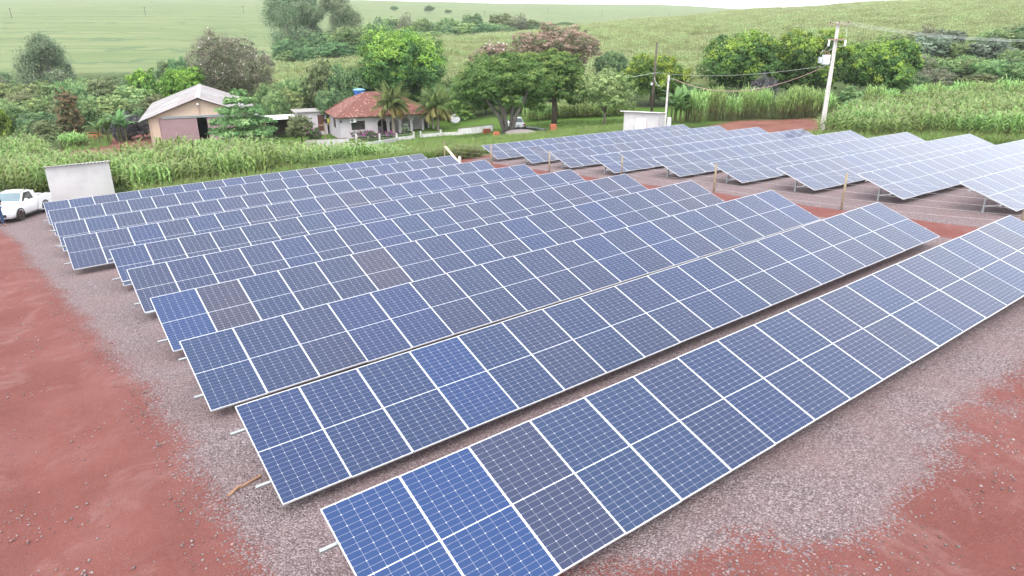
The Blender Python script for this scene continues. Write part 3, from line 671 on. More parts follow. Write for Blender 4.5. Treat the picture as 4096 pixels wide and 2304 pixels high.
# eucalyptus group on the far bank
def euc(label,u,f,vtop,wpx,seed,h0=.3):
    b_=gf(u,f); h=hgt(u,vtop,b_,f); w_=px(wpx,f); r=random.Random(seed); bl=[]
    for i in range(16):
        e=r.uniform(h0,1); a=r.uniform(0,6.28); q=w_*.5*(1.08-e)**.45*r.uniform(.25,.8); s=w_*r.uniform(.12,.2)
        bl.append((q*math.cos(a),q*math.sin(a),h*e*.96,s,s,s*1.15))
    mb=MB(); mb.tube([(0,0,-.4),(.2,0,h*.3),(-.2,.1,h*.65),(0,0,h*.95)],[.5,.42,.28,.06],8)
    for b2 in bl[:12]: mb.tube([(0,0,b2[2]*.7),(b2[0]*.6,b2[1]*.6,b2[2]*.87),(b2[0],b2[1],b2[2])],[.22,.14,.04],6)
    return tree('eucalyptus_tree',label,'tree',b_,bl,800,30,.42,'euc',seed,bark=M_pale,trunk=mb,rz=-YAW,top=.4,cr=.36,flat=.85,core=.09,up=.1)
euc('tall pale-trunked eucalyptus on the far bank, left of the pair cut by the top edge',1165,215,-60,250,31)
euc('tall eucalyptus with a bare white trunk, right of the pair cut by the top edge',1380,210,-40,205,32,.36)
euc('shorter dense eucalyptus filling the gap between the two tall ones',1268,222,-30,190,33)
euc('lone grey-green eucalyptus above the left wood, against the soy field',232,168,138,235,34,.25)
# ---- woodland: a few kinds, each copied
KIN={}
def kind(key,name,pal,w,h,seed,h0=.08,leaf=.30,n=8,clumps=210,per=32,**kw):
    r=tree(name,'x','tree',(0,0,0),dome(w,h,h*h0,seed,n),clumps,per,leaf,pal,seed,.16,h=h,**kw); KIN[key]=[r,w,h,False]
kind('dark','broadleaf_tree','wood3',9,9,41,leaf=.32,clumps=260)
kind('mid','broadleaf_tree','wood1',9,8,42,leaf=.3,clumps=260)
kind('mid2','broadleaf_tree','wood1',7,8.5,43,h0=.05,leaf=.34,flat=.5)
kind('olive','broadleaf_tree','olive',8,7.5,44,leaf=.34)
kind('feather','broadleaf_tree','wood2',8,7.5,45,leaf=.32,flat=.5)
kind('brown','bare_tree','brown',8,8,46,leaf=.28,per=18)
kind('grey','dry_shrub','grey',6,3.4,47,leaf=.22,h0=-.1,clumps=200)
kind('silver','silver_leaf_tree','silver',8,7,48,leaf=.42)
kind('bush','leafy_bush','wood1',4,3,49,leaf=.26,h0=-.15,clumps=110)
kind('bright','leafy_bush','bright',3.4,3.4,50,leaf=.28,h0=-.1,clumps=100)
kind('rust','vine_column','rust',4.4,8,51,leaf=.3,h0=-.05,clumps=170)
def wood(key,u,f,vtop,wpx,label,group,seed):
    root,w0,h0,usedk=KIN[key]; b_=gf(u,f); h=max(hgt(u,vtop,b_,f),1.2); w_=px(wpx,f)
    s=(w_/w0,w_/w0,h/h0); rz=random.Random(seed).uniform(0,6.28)
    if not KIN[key][3]:
        root.location=b_; root.scale=s; root.rotation_euler=(0,0,rz); tag(root,label,None,group); KIN[key][3]=True; return root
    return copy_tree(root,b_,rz,s,label,group)
g=random.Random(3)
LB={'dark':'dark green','mid':'mid green','mid2':'mid green layered','olive':'olive green','feather':'feathery light green','brown':'brownish half-bare','silver':'silvery-leaved','bush':'low green','bright':'bright green'}
# left wood between the maize and the soy slope
def band(us,fs,vt,keys,where,group,seed,wp=(110,190)):
    gg=random.Random(seed); ul=sorted(u+gg.uniform(-30,30) for u in us); ul=[u for u in ul]; vis=[u for u in ul if u>-40]
    ON=['first','second','third','fourth','fifth','sixth','seventh','eighth','ninth','tenth','eleventh','twelfth','thirteenth','fourteenth','fifteenth','sixteenth','seventeenth','eighteenth','nineteenth','twentieth']
    for i_,u2 in enumerate(vis):
        f=gg.uniform(*fs); k=gg.choice(keys)
        v=np.interp(u2,[a for a,_ in vt],[b_ for _,b_ in vt])+gg.uniform(-22,28)
        wood(k,u2,f,v,gg.uniform(*wp),f'{LB[k]} tree, {ON[i_]} from left {where}',group,gg.random())
band(range(-30,820,62),(172,190),[(-150,290),(0,300),(250,318),(500,300),(800,255)],['mid','mid2','dark','feather','mid'],'at the back of the left wood','trees at the back of the left wood',61,(120,190))
band(range(-30,760,62),(140,162),[(-150,335),(0,330),(250,330),(500,318),(760,320)],['feather','mid','mid2','olive','feather'],'in the middle of the left wood','trees in the middle of the left wood',62,(140,230))
band(range(-30,660,66),(112,130),[(-150,385),(0,375),(250,365),(450,350),(640,375)],['mid2','olive','dark','feather','mid'],'at the front of the left wood','trees at the front of the left wood',63,(140,220))
wood('dark',190,108,440,190,'dark shaded tree at the wood edge left of the reddish vine column',None,1)
wood('brown',10,165,280,150,'brownish half-bare tree at the far left edge above the wood',None,2)
wood('dark',700,172,225,90,'small dark tree on the skyline left of the grey-brown flowering tree',None,3)
wood('dark',745,170,215,90,'small dark tree touching the grey-brown flowering tree',None,4)
wood('bright',600,150,262,110,'bright green tree top in the left wood below the soy slope',None,5)
wood('rust',302,98,350,115,'tall vine-covered column of reddish brown and green leaves at the wood edge',None,6)
wood('bright',32,92,425,80,'bright lime-green shrub at the left edge behind the maize',None,7)
wood('bush',110,90,500,90,'low pale green bush behind the maize at the left',None,8)
wood('olive',190,92,475,110,'brownish collapsed bush with bare bent branches at the wood edge',None,9)
wood('grey',520,100,452,170,'grey-purple leafless shrub left of the barn',None,10)
wood('dark',575,104,425,90,'dark green bush against the barn\'s left wall',None,11)
# behind the house
for u,f,vt,wp,k,l in ((1300,112,225,150,'olive','olive green tree with bare top twigs left of the blue water tank'),(1395,112,260,190,'dark','dark green tree behind the water tank'),
    (1240,116,330,150,'mid2','mid green tree left behind the house'),(1170,108,345,130,'feather','feathery green tree between barn and house'),(1480,118,320,150,'dark','dark green tree behind the house ridge'),
    (1345,100,345,150,'dark','dark bushy tree just behind the house roof'),(1110,100,350,120,'mid','mid green tree behind the almond tree'),(1450,123,235,130,'feather','pale feathery tree left of the tall mango'),
    (1210,88,452,120,'olive','olive green garden bush beside the house\'s left side'),(1830,104,330,150,'dark','dark green tree right of the tall mango'),(1760,108,380,150,'dark','dark green tree between the palm and the feathery garden tree'),
    (2440,128,196,150,'dark','dark green tree between the pink tree and the right mango'),(2320,108,330,170,'dark','dark undergrowth tree behind the pale garden tree'),(2120,112,330,200,'dark','dark tree under the pink flat-topped tree'),
    (1880,118,270,150,'feather','feathery light tree between the tall mango and the garden tree'),(2010,118,290,150,'mid','mid green tree behind the feathery garden tree'),
    (2740,108,330,130,'dark','dark bush right of the round mango'),(3050,92,300,120,'grey','grey leafless shrub in front of the mango trees')):
    wood(k,u,f,vt,wp,l,None,u)
# dark trees at the foot of the eucalyptus
for u,f,vt,wp,k,l in ((1170,200,150,150,'dark','dark tree at the foot of the left eucalyptus'),(1290,196,120,180,'dark','dark green domed tree below the eucalyptus pair'),(1410,192,95,190,'mid','large green domed tree right below the eucalyptus pair'),
    (1500,205,80,170,'mid','green domed tree right of the eucalyptus pair'),(1240,188,180,150,'dark','dark low tree below the eucalyptus pair'),(1360,186,160,190,'dark','dark spreading tree at the edge of the maize slope'),(1160,190,200,120,'mid2','layered green tree at the edge of the maize slope'),(1480,200,150,150,'dark','dark tree on the creek right of the eucalyptus pair')):
    wood(k,u,f,vt,wp,l,None,u)
band(range(1540,2270,42),(292,320),[(1500,75),(1700,70),(1900,62),(2060,72),(2250,95)],['dark','mid','dark','olive','mid2'],'in the back row along the creek','trees in the back row along the creek',64,(95,140))
band(range(1530,2150,48),(258,284),[(1500,115),(1700,105),(1900,92),(2120,100)],['dark','mid','feather','dark'],'in the front row along the creek','trees in the front row along the creek',65,(105,155))
band(range(1080,1540,52),(112,122),[(1050,330),(1200,300),(1300,270),(1420,265),(1550,300)],['dark','mid2','dark','olive','mid'],'in the thicket behind the house','trees in the thicket behind the house',68,(110,160))
band(range(1700,2480,64),(106,118),[(1700,330),(1900,300),(2100,310),(2350,320),(2500,330)],['dark','mid','dark','mid2'],'behind the garden trees','trees behind the garden trees',69,(110,160))
wood('brown',1625,292,48,80,'brownish bare-crowned tree standing above the creek trees',None,71)
wood('brown',2075,310,52,80,'grey bare-crowned tree above the creek trees, right of the brown one',None,72)
for u,v_,vt,wp,l in ((1577,44,22,36,'left of the three lone round trees in the soy field'),(1718,52,19,46,'middle and largest of the three lone round trees in the soy field'),(1792,56,37,32,'right and smallest of the three lone round trees in the soy field')):
    p_=gp(u,v_,250); wood('dark',u,float(np.dot(FWD,p_)),vt,wp,l,None,u)
# right hand wood
band(range(3560,4160,58),(136,152),[(3500,150),(3700,120),(3850,150),(4000,105),(4200,95)],['mid','olive','silver','mid2','dark','feather'],'in the back of the right wood','trees at the back of the right wood',66,(100,160))
band(range(3580,4160,60),(108,122),[(3500,230),(3700,205),(3850,215),(4200,190)],['mid','brown','mid2','dark','feather','mid'],'in the middle of the right wood','trees in the middle of the right wood',67,(110,170))
for u,f,vt,wp,k,l in ((3700,140,95,110,'brown','reddish-brown tree poking above the right wood'),(3690,134,140,200,'silver','silvery grey-leaved tree at the top of the right wood'),(3580,134,130,130,'olive','olive green tree right of the mango trees'),
    (3830,132,160,150,'mid','mid green tree in the right wood below the power line'),(3960,128,150,160,'silver','pale silvery tree at the right of the right wood'),(3990,150,110,160,'mid','green tree crowning the right wood at the right edge'),
    (4080,146,105,170,'dark','dark green tree at the right edge above the power line'),(3660,118,205,150,'mid2','green tree next to the rightmost mango'),(3760,116,230,160,'feather','feathery green tree in the middle of the right wood'),
    (3880,115,240,160,'brown','brownish bare tree in the right wood'),(3730,108,270,180,'brown','purple-brown leafless thicket behind the tall grass'),(4000,112,220,150,'dark','dark green tree on the right of the right wood'),
    (4080,108,240,160,'mid','green tree at the right edge behind the tall grass'),(3920,104,290,150,'olive','olive thicket behind the tall grass'),(3640,105,290,140,'dark','dark undergrowth between mango and tall grass'),(4150,120,200,160,'mid2','green tree half outside the right edge')):
    wood(k,u,f,vt,wp,l,None,u)
wood('bush',3400,84,345,130,'dark green bush right of the transformer pole',None,81)
wood('bush',3395,76,395,90,'low green bush between transformer pole and maize',None,82)
wood('bright',3600,80,375,70,'yellow-green shrub between the two stands of tall grass',None,83)
wood('bush',3560,78,390,80,'small green bush beside the tall grass',None,84)
# ================================================================== maize, tall grass, bananas, palms
def blade(V,F,Cc,base,az,length,width,elev,droop,col,segs=4,col2=None):
    "one arching strap leaf"
    o=len(V); d=np.array([math.cos(az),math.sin(az),0]); sd=np.array([-d[1],d[0],0]); p=np.array(base,float); e=elev
    for i in range(segs+1):
        t=i/segs; w_=width*(1-t)**.7*(.55+.9*min(t*3,1)) if i<segs else 0.002
        V.append(p-sd*w_/2); V.append(p+sd*w_/2); c=np.array(col)*(1-t)+np.array(col2 or col)*t; Cc.append(c); Cc.append(c)
        p=p+(d*math.cos(e)+np.array([0,0,math.sin(e)]))*length/segs; e-=droop/segs
    for i in range(segs): F.append((o+2*i,o+2*i+1,o+2*i+3,o+2*i+2))
def stalk(V,F,Cc,a,b,r0,r1,col):
    o=len(V)
    for p,r in ((a,r0),(b,r1)):
        for k in range(3):
            an=k*2.094; V.append(np.array(p)+np.array([math.cos(an)*r,math.sin(an)*r,0])); Cc.append(np.array(col))
    for k in range(3): F.append((o+k,o+(k+1)%3,o+3+(k+1)%3,o+3+k))
def corn_plant(V,F,Cc,x,y,h,g,dry=0.,full=True):
    green=(np.array([.160,.238,.066]) if full else np.array([.235,.29,.12]))*g.uniform(.75,1.3); yel=np.array([.22,.20,.08])
    stalk(V,F,Cc,(x,y,0),(x+g.uniform(-.06,.06),y+g.uniform(-.06,.06),h*.9),.018,.008,green*1.1)
    az=g.uniform(0,6.28); nl=g.randint(7,9) if full else 5
    for i in range(nl):
        z=h*(.18+.68*i/nl); a=az+math.pi*i+g.uniform(-.4,.4)
        c=green*g.uniform(.8,1.25); 
        if i<2: c=c*.4+yel*.6*g.uniform(.7,1.1)
        blade(V,F,Cc,(x,y,z),a,h*g.uniform(.36,.5),.13 if full else .12,g.uniform(.75,1.15),g.uniform(1.7,2.5),tuple(c),3,tuple(c*1.25+.01))
    ts=np.array([.40,.36,.22])*g.uniform(.8,1.1)
    for k in range(2):
        blade(V,F,Cc,(x,y,h*.86),g.uniform(0,6.28),h*.15,.026,g.uniform(1.0,1.5),g.uniform(.2,.9),tuple(ts),2)
def corn_patch(name,sx,sy,rows,per,h,seed,full=True):
    g=random.Random(seed); V=[];F=[];Cc=[]
    for r in range(rows):
        for c in range(per):
            corn_plant(V,F,Cc,(c+.5+g.uniform(-.3,.3))*sx/per-sx/2,(r+.5+g.uniform(-.12,.12))*sy/rows-sy/2,h*g.uniform(.82,1.12),g,0,full)
    return npmesh(name,np.array(V),np.array(F),M_leaf,np.array(Cc))
corn=[corn_patch(f'maize_{i}',2.4,2.4,3,7,2.1,70+i) for i in range(4)]
cornlo=[corn_patch(f'maize_far_{i}',4.,4.,4,8,2.2,80+i,False) for i in range(3)]
def field(name,poly,step,srcs,label,seed,excl=(),jit=.25,zs=(.85,1.12),extra=None):
    r=np.random.default_rng(seed); P=np.array([q[:2] for q in poly]); x0,y0=P.min(0); x1,y1=P.max(0)
    gx,gy=np.meshgrid(np.arange(x0,x1,step),np.arange(y0,y1,step)); gx=gx.ravel()+r.uniform(-jit,jit,gx.size); gy=gy.ravel()+r.uniform(-jit,jit,gy.size)
    k=inpoly(gx,gy,P)
    for e in excl: k&=~inpoly(gx,gy,np.array([q[:2] for q in e]))
    gx,gy=gx[k],gy[k]
    if extra is not None:
        k=extra(gx,gy); gx,gy=gx[k],gy[k]
    n=len(gx); Z=H(gx,gy)
    rot=np.zeros((n,3)); rot[:,2]=r.choice([0,math.pi],n)+r.uniform(-.12,.12,n); s=np.ones((n,3)); s[:,2]=r.uniform(*zs,n)*(.85+.3*snoise(gx,gy,9.,seed))
    return scatter(name,np.stack([gx,gy,Z-.03],-1),rot,s,srcs,r.integers(len(srcs),size=n),label,'maize')
def G(u,f): p=gf(u,f); return (p.x,p.y)
LEFTCORN=[(-30,45.5),(1.0,50.5),(5.4,50.2),(5.6,43.3),(17.5,43.2)]+[G(1290,48),G(1180,52),G(1060,56.5),G(900,58.5),G(700,58.5),G(600,56),G(440,55),G(300,56),G(230,62),G(170,70),G(60,75),G(-300,76)]
field('maize_field',LEFTCORN,2.3,corn,'tall green maize with straw-coloured tassels behind the left solar block',5)
RIGHTCORN=[(51.0,31.5)]+xy([(3360,520),(3470,455),(3620,428),(4096,408),(4500,400)])+[(95,8),(66,2),(57.5,10),(54.5,20)]
field('maize_field',RIGHTCORN,2.3,corn,'tall green maize behind the right solar block, right of the transformer pole',6,zs=(.8,1.08))
field('young_maize',[(17.5,44.5),(24,44.3)]+[G(1640,50),G(1500,55),G(1300,58),G(1180,57),G(1180,52)],2.5,corn,'low sparse maize and weeds in front of the garden wall',8,zs=(.5,.75),jit=.7)
# the slope behind the farmhouse
def onhill(x,y):
    f=x*sy_+y*cy; a=(x*cy-y*sy_)/np.maximum(f,1)
    hb=np.interp(a,[-.5,-.36,-.315,-.217,-.098,0,.2,.35,.5,.7,1],[400,155,142,128,128,125,122,125,150,150,150])
    ck=np.interp(a,[-.7,-.49,-.4,-.315,-.217,-.098,0,.094,.188,.348,.527,.7],[100,100,160,188,240,240,310,325,420,440,440,440])
    bare=((a-.255)/.018)**2+((f-205)/9)**2<1
    return (f>hb+2)&(f<ck-2)&(a>-.34)&(a<.85)&~bare&(f<430)
HILL=[G(-200,150),G(1121,135),G(2048,118),G(3072,118),G(4096,140),G(4700,140),G(4700,440),G(3072,440),G(2048,330),G(1121,200),G(-200,200)]
xs_=[p[0] for p in HILL]; ys_=[p[1] for p in HILL]
field('maize_slope',[(min(xs_),min(ys_)),(max(xs_),min(ys_)),(max(xs_),max(ys_)),(min(xs_),max(ys_))],4.,cornlo,'pale green maize covering the slope behind the farmhouse',7,extra=onhill,jit=.6,zs=(.7,1.15))
# napier grass
def napier(name,w_,h,n,seed):
    g=random.Random(seed); V=[];F=[];Cc=[]
    for i in range(n):
        a=g.uniform(0,6.28); q=w_*.42*math.sqrt(g.random()); x,y=q*math.cos(a),q*math.sin(a); hh=h*g.uniform(.65,1.05)*(1-.25*(q/w_))
        gc=np.array([.23,.345,.115])*g.uniform(.7,1.5)
        top=(x+g.uniform(-.35,.35),y+g.uniform(-.35,.35),hh*.72)
        stalk(V,F,Cc,(x,y,0),top,.02,.01,(.17,.15,.075) if g.random()<.6 else (.10,.13,.045))
        for k in range(6):
            t=g.uniform(.25,1.); b_=[x+(top[0]-x)*t,y+(top[1]-y)*t,hh*.72*t]
            c=gc*g.uniform(.8,1.3)
            if t<.42 and g.random()<.55: c=np.array([.26,.21,.11])*g.uniform(.6,1.1)
            blade(V,F,Cc,b_,g.uniform(0,6.28),g.uniform(.8,1.4),.085,g.uniform(.9,1.45),g.uniform(1.2,2.6),tuple(c),4,tuple(c*1.45))
    return npmesh(name,np.array(V),np.array(F),M_leaf,np.array(Cc))
NAP=[napier('elephant_grass',4.2,4.2,150,90+i) for i in range(3)]
napspots=[(2790,76,350),(2860,77,352),(2925,77,358),(2985,78,352),(3050,78,350),(3125,77,352),(3180,77,345),(3240,77,342),(3300,77,355),(3490,80,345),(3545,82,340),(3660,86,335),(3720,87,332),(3780,88,328),(3840,89,325),(3900,90,322),(3960,91,320),(4020,92,318),(4080,93,316),(4140,94,316)]
ordn=['first','second','third','fourth','fifth','sixth','seventh','eighth','ninth']
for j,(u,f,vt) in enumerate(napspots):
    b_=gf(u,f); h=hgt(u,vt,b_,f); o=obj('elephant_grass_clump',NAP[j%3],None,b_,(0,0,j*1.3)); o.scale=(px(84,f)/4.2,)*2+(h/3.35*(1+.12*math.sin(j*2.3)),)
    if j<9: lab=f'{ordn[j]} clump from the left of tall grass along the red track'
    elif j<11: lab='tall grass clump between bushes, '+('left' if j==9 else 'right')+' one of two right of the transformer pole'
    else: lab=f'{ordn[j-11]} clump from the left of tall grass behind the right maize'
    tag(o,lab,'tall grass','clumps of elephant grass')
o=obj('elephant_grass_clump',NAP[1],None,gf(300,88),(0,0,.4)); o.scale=(.9,.9,.62); tag(o,'pale tall grass clump behind the maize, left of the orange farm implement','tall grass','clumps of elephant grass')
# bananas
def banana(name,h,n,seed):
    g=random.Random(seed); V=[];F=[];Cc=[]
    for s_ in range(3):
        x,y=g.uniform(-.7,.7),g.uniform(-.7,.7); hh=h*g.uniform(.7,1); stalk(V,F,Cc,(x,y,-.1),(x,y,hh*.55),.13,.09,(.16,.17,.07))
        for k in range(n):
            c=np.array([.10,.19,.06])*g.uniform(.8,1.4); blade(V,F,Cc,(x,y,hh*.53),k*2.4+g.uniform(-.4,.4),hh*g.uniform(.5,.75),.5,g.uniform(.7,1.35),g.uniform(.7,1.9),tuple(c*.9),5,tuple(c*1.3))
    return npmesh(name,np.array(V),np.array(F),M_leaf,np.array(Cc))
BAN=[banana('banana_plant',4.2,7,95+i) for i in range(2)]
for j,(u,f,s_,l) in enumerate(((2690,77,1.05,'banana plant with torn leaves just right of the slim concrete pole'),(2750,79,1.15,'banana plant between the slim concrete pole and the tall grass'),(2725,76,.8,'small banana plant beside the tall grass'),(430,93,1.1,'banana plant with broad grey-green leaves left of the grey shrub'),(480,95,1.2,'banana plant behind the grey shrub left of the barn'),(2270,98,.9,'dark banana plant in the shade behind the pale garden tree'))):
    o=obj('banana_plant',BAN[j%2],None,gf(u,f),(0,0,j*1.7)); o.scale=(s_,)*3; tag(o,l,'banana plant','banana plants')
# grass tufts on lawn edges, weeds along the fields
def tuft(name,h,n,seed,cols):
    g=random.Random(seed); V=[];F=[];Cc=[]
    for i in range(n):
        a=g.uniform(0,6.28); q=g.uniform(0,.32); c=np.array(g.choice(cols))*g.uniform(.75,1.3)
        blade(V,F,Cc,(q*math.cos(a),q*math.sin(a),-.02),g.uniform(0,6.28),h*g.uniform(.6,1.2),.03,g.uniform(.9,1.5),g.uniform(.3,1.5),tuple(c),2,tuple(c*1.2))
    return npmesh(name,np.array(V),np.array(F),M_leaf,np.array(Cc))
GR=[(.15,.25,.055),(.19,.28,.07),(.12,.21,.05),(.22,.26,.10)]
TU=[tuft('weed_a',.75,34,1,GR),tuft('weed_b',.5,40,2,GR),tuft('weed_c',.95,30,3,GR+[(.17,.16,.07)]),tuft('weed_dry',.8,30,4,[(.22,.18,.11),(.16,.13,.08),(.10,.12,.05)])]
def weeds_on(name,poly,n,label,seed,p=(.35,.3,.3,.05),sc_=(.7,1.3)):
    r=np.random.default_rng(seed); P=np.array([q[:2] for q in poly]); lo,hi=P.min(0),P.max(0)
    q=r.uniform(lo,hi,(n*4,2)); k=inpoly(q[:,0],q[:,1],P); q=q[k][:n]; n=len(q)
    rot=np.zeros((n,3)); rot[:,2]=r.uniform(0,6.28,n); s=r.uniform(*sc_,n)[:,None]*np.ones((1,3))
    return scatter(name,np.stack([q[:,0],q[:,1],H(q[:,0],q[:,1])],-1),rot,s,TU,r.choice(4,n,p=p),label,'grass')
MEADOW=[(16,44),(22.5,43.6),(26.5,43.6),(34,44.2),(48,43.6),(49.5,47)]+xy([(2680,500),(2380,520),(1990,560),(1800,582),(1560,600)])+xy([(1420,606),(1250,604)])+[G(1180,56),G(1180,50)]
weeds_on('meadow_grass',MEADOW,15000,'rough green grass between the solar blocks and the house garden',21,(.3,.4,.22,.08),(.28,.8))
weeds_on('weed_strip',[(5.6,42.0),(24,42.0),(24,43.3),(5.6,43.3)],1500,'weeds along the foot of the left maize',22)
weeds_on('dry_weeds',[(22.5,42.2),(28,42.2),(28,44),(22.5,44)],420,'dry brown weeds beside the bare red strip',23,(.1,.2,.1,.6))
weeds_on('weed_strip',[(49,30),(52.5,31),(56,22),(58,11),(55,10),(50,20)],2200,'weeds along the right maize behind the panel ends',24,(.3,.35,.3,.05),(.4,1.))
weeds_on('lawn_grass',xy([(1240,572),(1480,590),(1990,548),(2700,503),(2850,492),(2700,470),(2420,480),(2000,500),(1250,560)]),5000,'short lawn grass around the garden trees',25,(.1,.8,.1,0),(.22,.4))
weeds_on('yard_grass',xy([(270,610),(440,585),(450,545),(330,545),(255,590)]),900,'bright green grass patch beside the barn yard',26,(.3,.6,.1,0),(.4,.8))
o=weeds_on('garden_maize_row',xy([(2130,498),(2420,478),(2560,462),(2560,452),(2250,470),(2110,485)]),1,'x',27); bpy.data.objects.remove(o)
GM=xy([(2110,492),(2430,470),(2500,462),(2480,448),(2120,470)])
field('garden_maize',GM,1.9,corn,'pale garden maize in a row behind the lawn trees',28,zs=(.7,.95))
# coconut palms, cycad, bougainvillea
def palm_mesh(seed,L,n):
    g=random.Random(seed); V=[];F=[];Cc=[]
    for k in range(n):
        az=k*2.399+g.uniform(-.2,.2); t=k/n; el=1.45-2.0*t**1.1; dr=.9+1.1*t
        d=np.array([math.cos(az),math.sin(az),0]); p=np.array([0,0,0.]); e=el; col=np.array([.21,.29,.10])*g.uniform(.8,1.25) if t<.68 else np.array([.40,.37,.14])*g.uniform(.7,1.2)
        if t>.9: col=np.array([.22,.155,.075])
        m_=18; Lk=L*g.uniform(.85,1.1)*(1-.18*t)
        sd=np.array([-d[1],d[0],0])
        for i in range(m_):
            stp=(d*math.cos(e)+np.array([0,0,math.sin(e)]))*Lk/m_
            o=len(V); w_=.035*(1-i/m_)+.008
            for q in (p-sd*w_,p+sd*w_,p+stp+sd*w_*.9,p+stp-sd*w_*.9): V.append(q); Cc.append(np.array([.24,.24,.09]))
            F.append((o,o+1,o+2,o+3))
            ll=(.95*math.sin(math.pi*min((i+1.5)/(m_+1),1))**.6+.1)*L*.32
            for s_ in (-1,1):
                for h2 in (0,.5):
                    b_=p+stp*h2; dirn=unit(sd*s_*.8+d*.45+np.array([0,0,-.55-.25*g.random()])); o=len(V); wn=unit(np.cross(dirn,sd*s_+d))*.085
                    c=col*g.uniform(.75,1.3)
                    for q in (b_-wn*.4,b_+wn*.4,b_+dirn*ll*.55+wn*.8,b_+dirn*ll+np.array([0,0,-ll*.16])): V.append(q); Cc.append(c)
                    F.append((o,o+1,o+3,o+2))
            p=p+stp; e-=dr/m_*(.4+1.2*i/m_)
    return npmesh('crown',np.array(V),np.array(F),M_leaf,np.array(Cc))
M_palm=pm('palm_bark',(.36,.30,.25),(.20,.16,.13),9,.9,bmp=.02)
for u,v,vh,vt,seed,l in ((1578,547,412,320,5,'coconut palm with drooping yellowed fronds in front of the house arches'),(1752,520,420,322,9,'coconut palm at the right end of the tiled house')):
    b_=gp(u,v); f=float(np.dot(FWD,b_)); hh=hgt(u,vh,b_,f)
    r0=thing('coconut_palm',l,'palm tree',b_,seed*.7)
    mb=MB(); n_=14; mb.tube([(math.sin(i*.25)*.06,0,-.3+(hh+.3)*i/n_) for i in range(n_+1)],[.2-.07*i/n_+(.02 if i%2 else 0) for i in range(n_+1)],9); mb.build('trunk',M_palm,r0,True)
    o=obj('crown',palm_mesh(seed,hgt(u,vt,b_,f)-hh+.45,28),r0,(0,0,hh))
b_=gp(1517,528); o=obj('cycad',palm_mesh(3,1.5,22),None,b_+Vector((0,0,.55)),(0,0,.4)); tag(o,'round dark green cycad beside the left porch arch','cycad')
for u,f,w_,h_,l,sd in ((1462,86.5,3.9,1.5,'bougainvillea with magenta flowers on the garden wall in front of the window',91),(1262,87.5,2.2,2.2,'slender bougainvillea with magenta flowers on the lawn left of the house',92),(1545,87.5,2.6,1.1,'low bougainvillea with magenta flowers below the first porch arch',93)):
    b_=gf(u,f); t_=tree('bougainvillea',l,'shrub',b_,dome(w_,h_,.15,sd,6),90,20,.16,'mid',sd,.05,h=h_,rz=-YAW,extra=((.42,.035,.30),int(70*w_),.15))
b_=gf(1625,89); tree('porch_shrub','sparse grey-green shrub in front of the third porch arch','shrub',b_,dome(1.5,1.7,.3,94,5),50,8,.2,'silver',94,.03,h=1.7)
# ================================================================== buildings
M_lil=pm('lilac_plaster',(.52,.475,.51),(.43,.39,.425),1.2,.85,bmp=.004,bscale=30)
M_white=pm('weathered_whitewash',(.60,.59,.58),(.40,.38,.36),1.6,.9,bmp=.004,bscale=20)
M_cem=pm('cement_render',(.47,.455,.46),(.38,.365,.37),.9,.92,bmp=.004,bscale=25,c3=(.52,.505,.51))
M_fib=pm('fibre_cement_sheet',(.74,.73,.72),(.62,.61,.60),2.,.9)
M_dark=pm('dark_window',(.02,.02,.022),(.012,.012,.014),2,.25)
M_glass=pm('grey_glass',(.05,.055,.06),(.03,.033,.036),2,.08,spec=.6)
M_wood=pm('brown_wood',(.11,.045,.03),(.07,.028,.02),6,.6)
M_oldwood=pm('weathered_wood',(.34,.27,.19),(.20,.155,.105),7,.85,bmp=.006)
M_tile=None
m,t,b=newmat('clay_tiles'); co=t.nodes.new('ShaderNodeTexCoord').outputs['Object']
br=attr(t,'Col'); n_=noise(t,1.5,5,.65,co); col=mixc(t,math_(t,'MULTIPLY',n_.outputs['Fac'],.55),br.outputs['Color'],(.13,.055,.042)); t.links.new(col,b.inputs['Base Color']); b.inputs['Roughness'].default_value=.85; M_tile=m
m,t,b=newmat('pale_bricks'); co=t.nodes.new('ShaderNodeTexCoord').outputs['Object']
bk=N(t,'ShaderNodeTexBrick',Scale=3.2,Color1=(.47,.33,.25,1),Color2=(.55,.41,.32,1),Mortar=(.44,.36,.30,1)); bk.inputs['Mortar Size'].default_value=.012
mp=t.nodes.new('ShaderNodeMapping'); mp.inputs['Rotation'].default_value=(R_(90),0,0); t.links.new(co,mp.inputs[0]); t.links.new(mp.outputs[0],bk.inputs['Vector'])
st_n=noise(t,.8,5,.6,co); t.links.new(mixc(t,math_(t,'MULTIPLY',st_n.outputs['Fac'],.4),bk.outputs[0],(.40,.33,.27)),b.inputs['Base Color']); b.inputs['Roughness'].default_value=.92; M_brick=m
M_redfloor=pm('red_floor_tiles',(.28,.09,.055),(.20,.06,.04),3,.5)
M_red=pm('hollow_brick',(.42,.15,.075),(.32,.105,.055),9,.9)
def corrugated(mb,x0,x1,y0,y1,z0,z1,wave=.177,amp=.024,th=.008,m=0,along='y'):
    "wavy sheet: waves across x, sloping in y from z0 (y0) to z1 (y1)"
    n=max(4,int((x1-x0)/wave*6)); V=[];F=[]
    for k in range(n+1):
        x=x0+(x1-x0)*k/n; dz=amp*math.sin(2*math.pi*(x-x0)/wave)
        for (yy,zz) in ((y0,z0),(y1,z1)):
            V.append((x,yy,zz+dz)); V.append((x,yy,zz+dz-th))
    for k in range(n):
        a=4*k; c=a+4
        F+=[(a,c,c+2,a+2),(a+1,a+3,c+3,c+1),(a,a+1,c+1,c),(a+2,c+2,c+3,a+3)]
    mb.add(V,F,m)
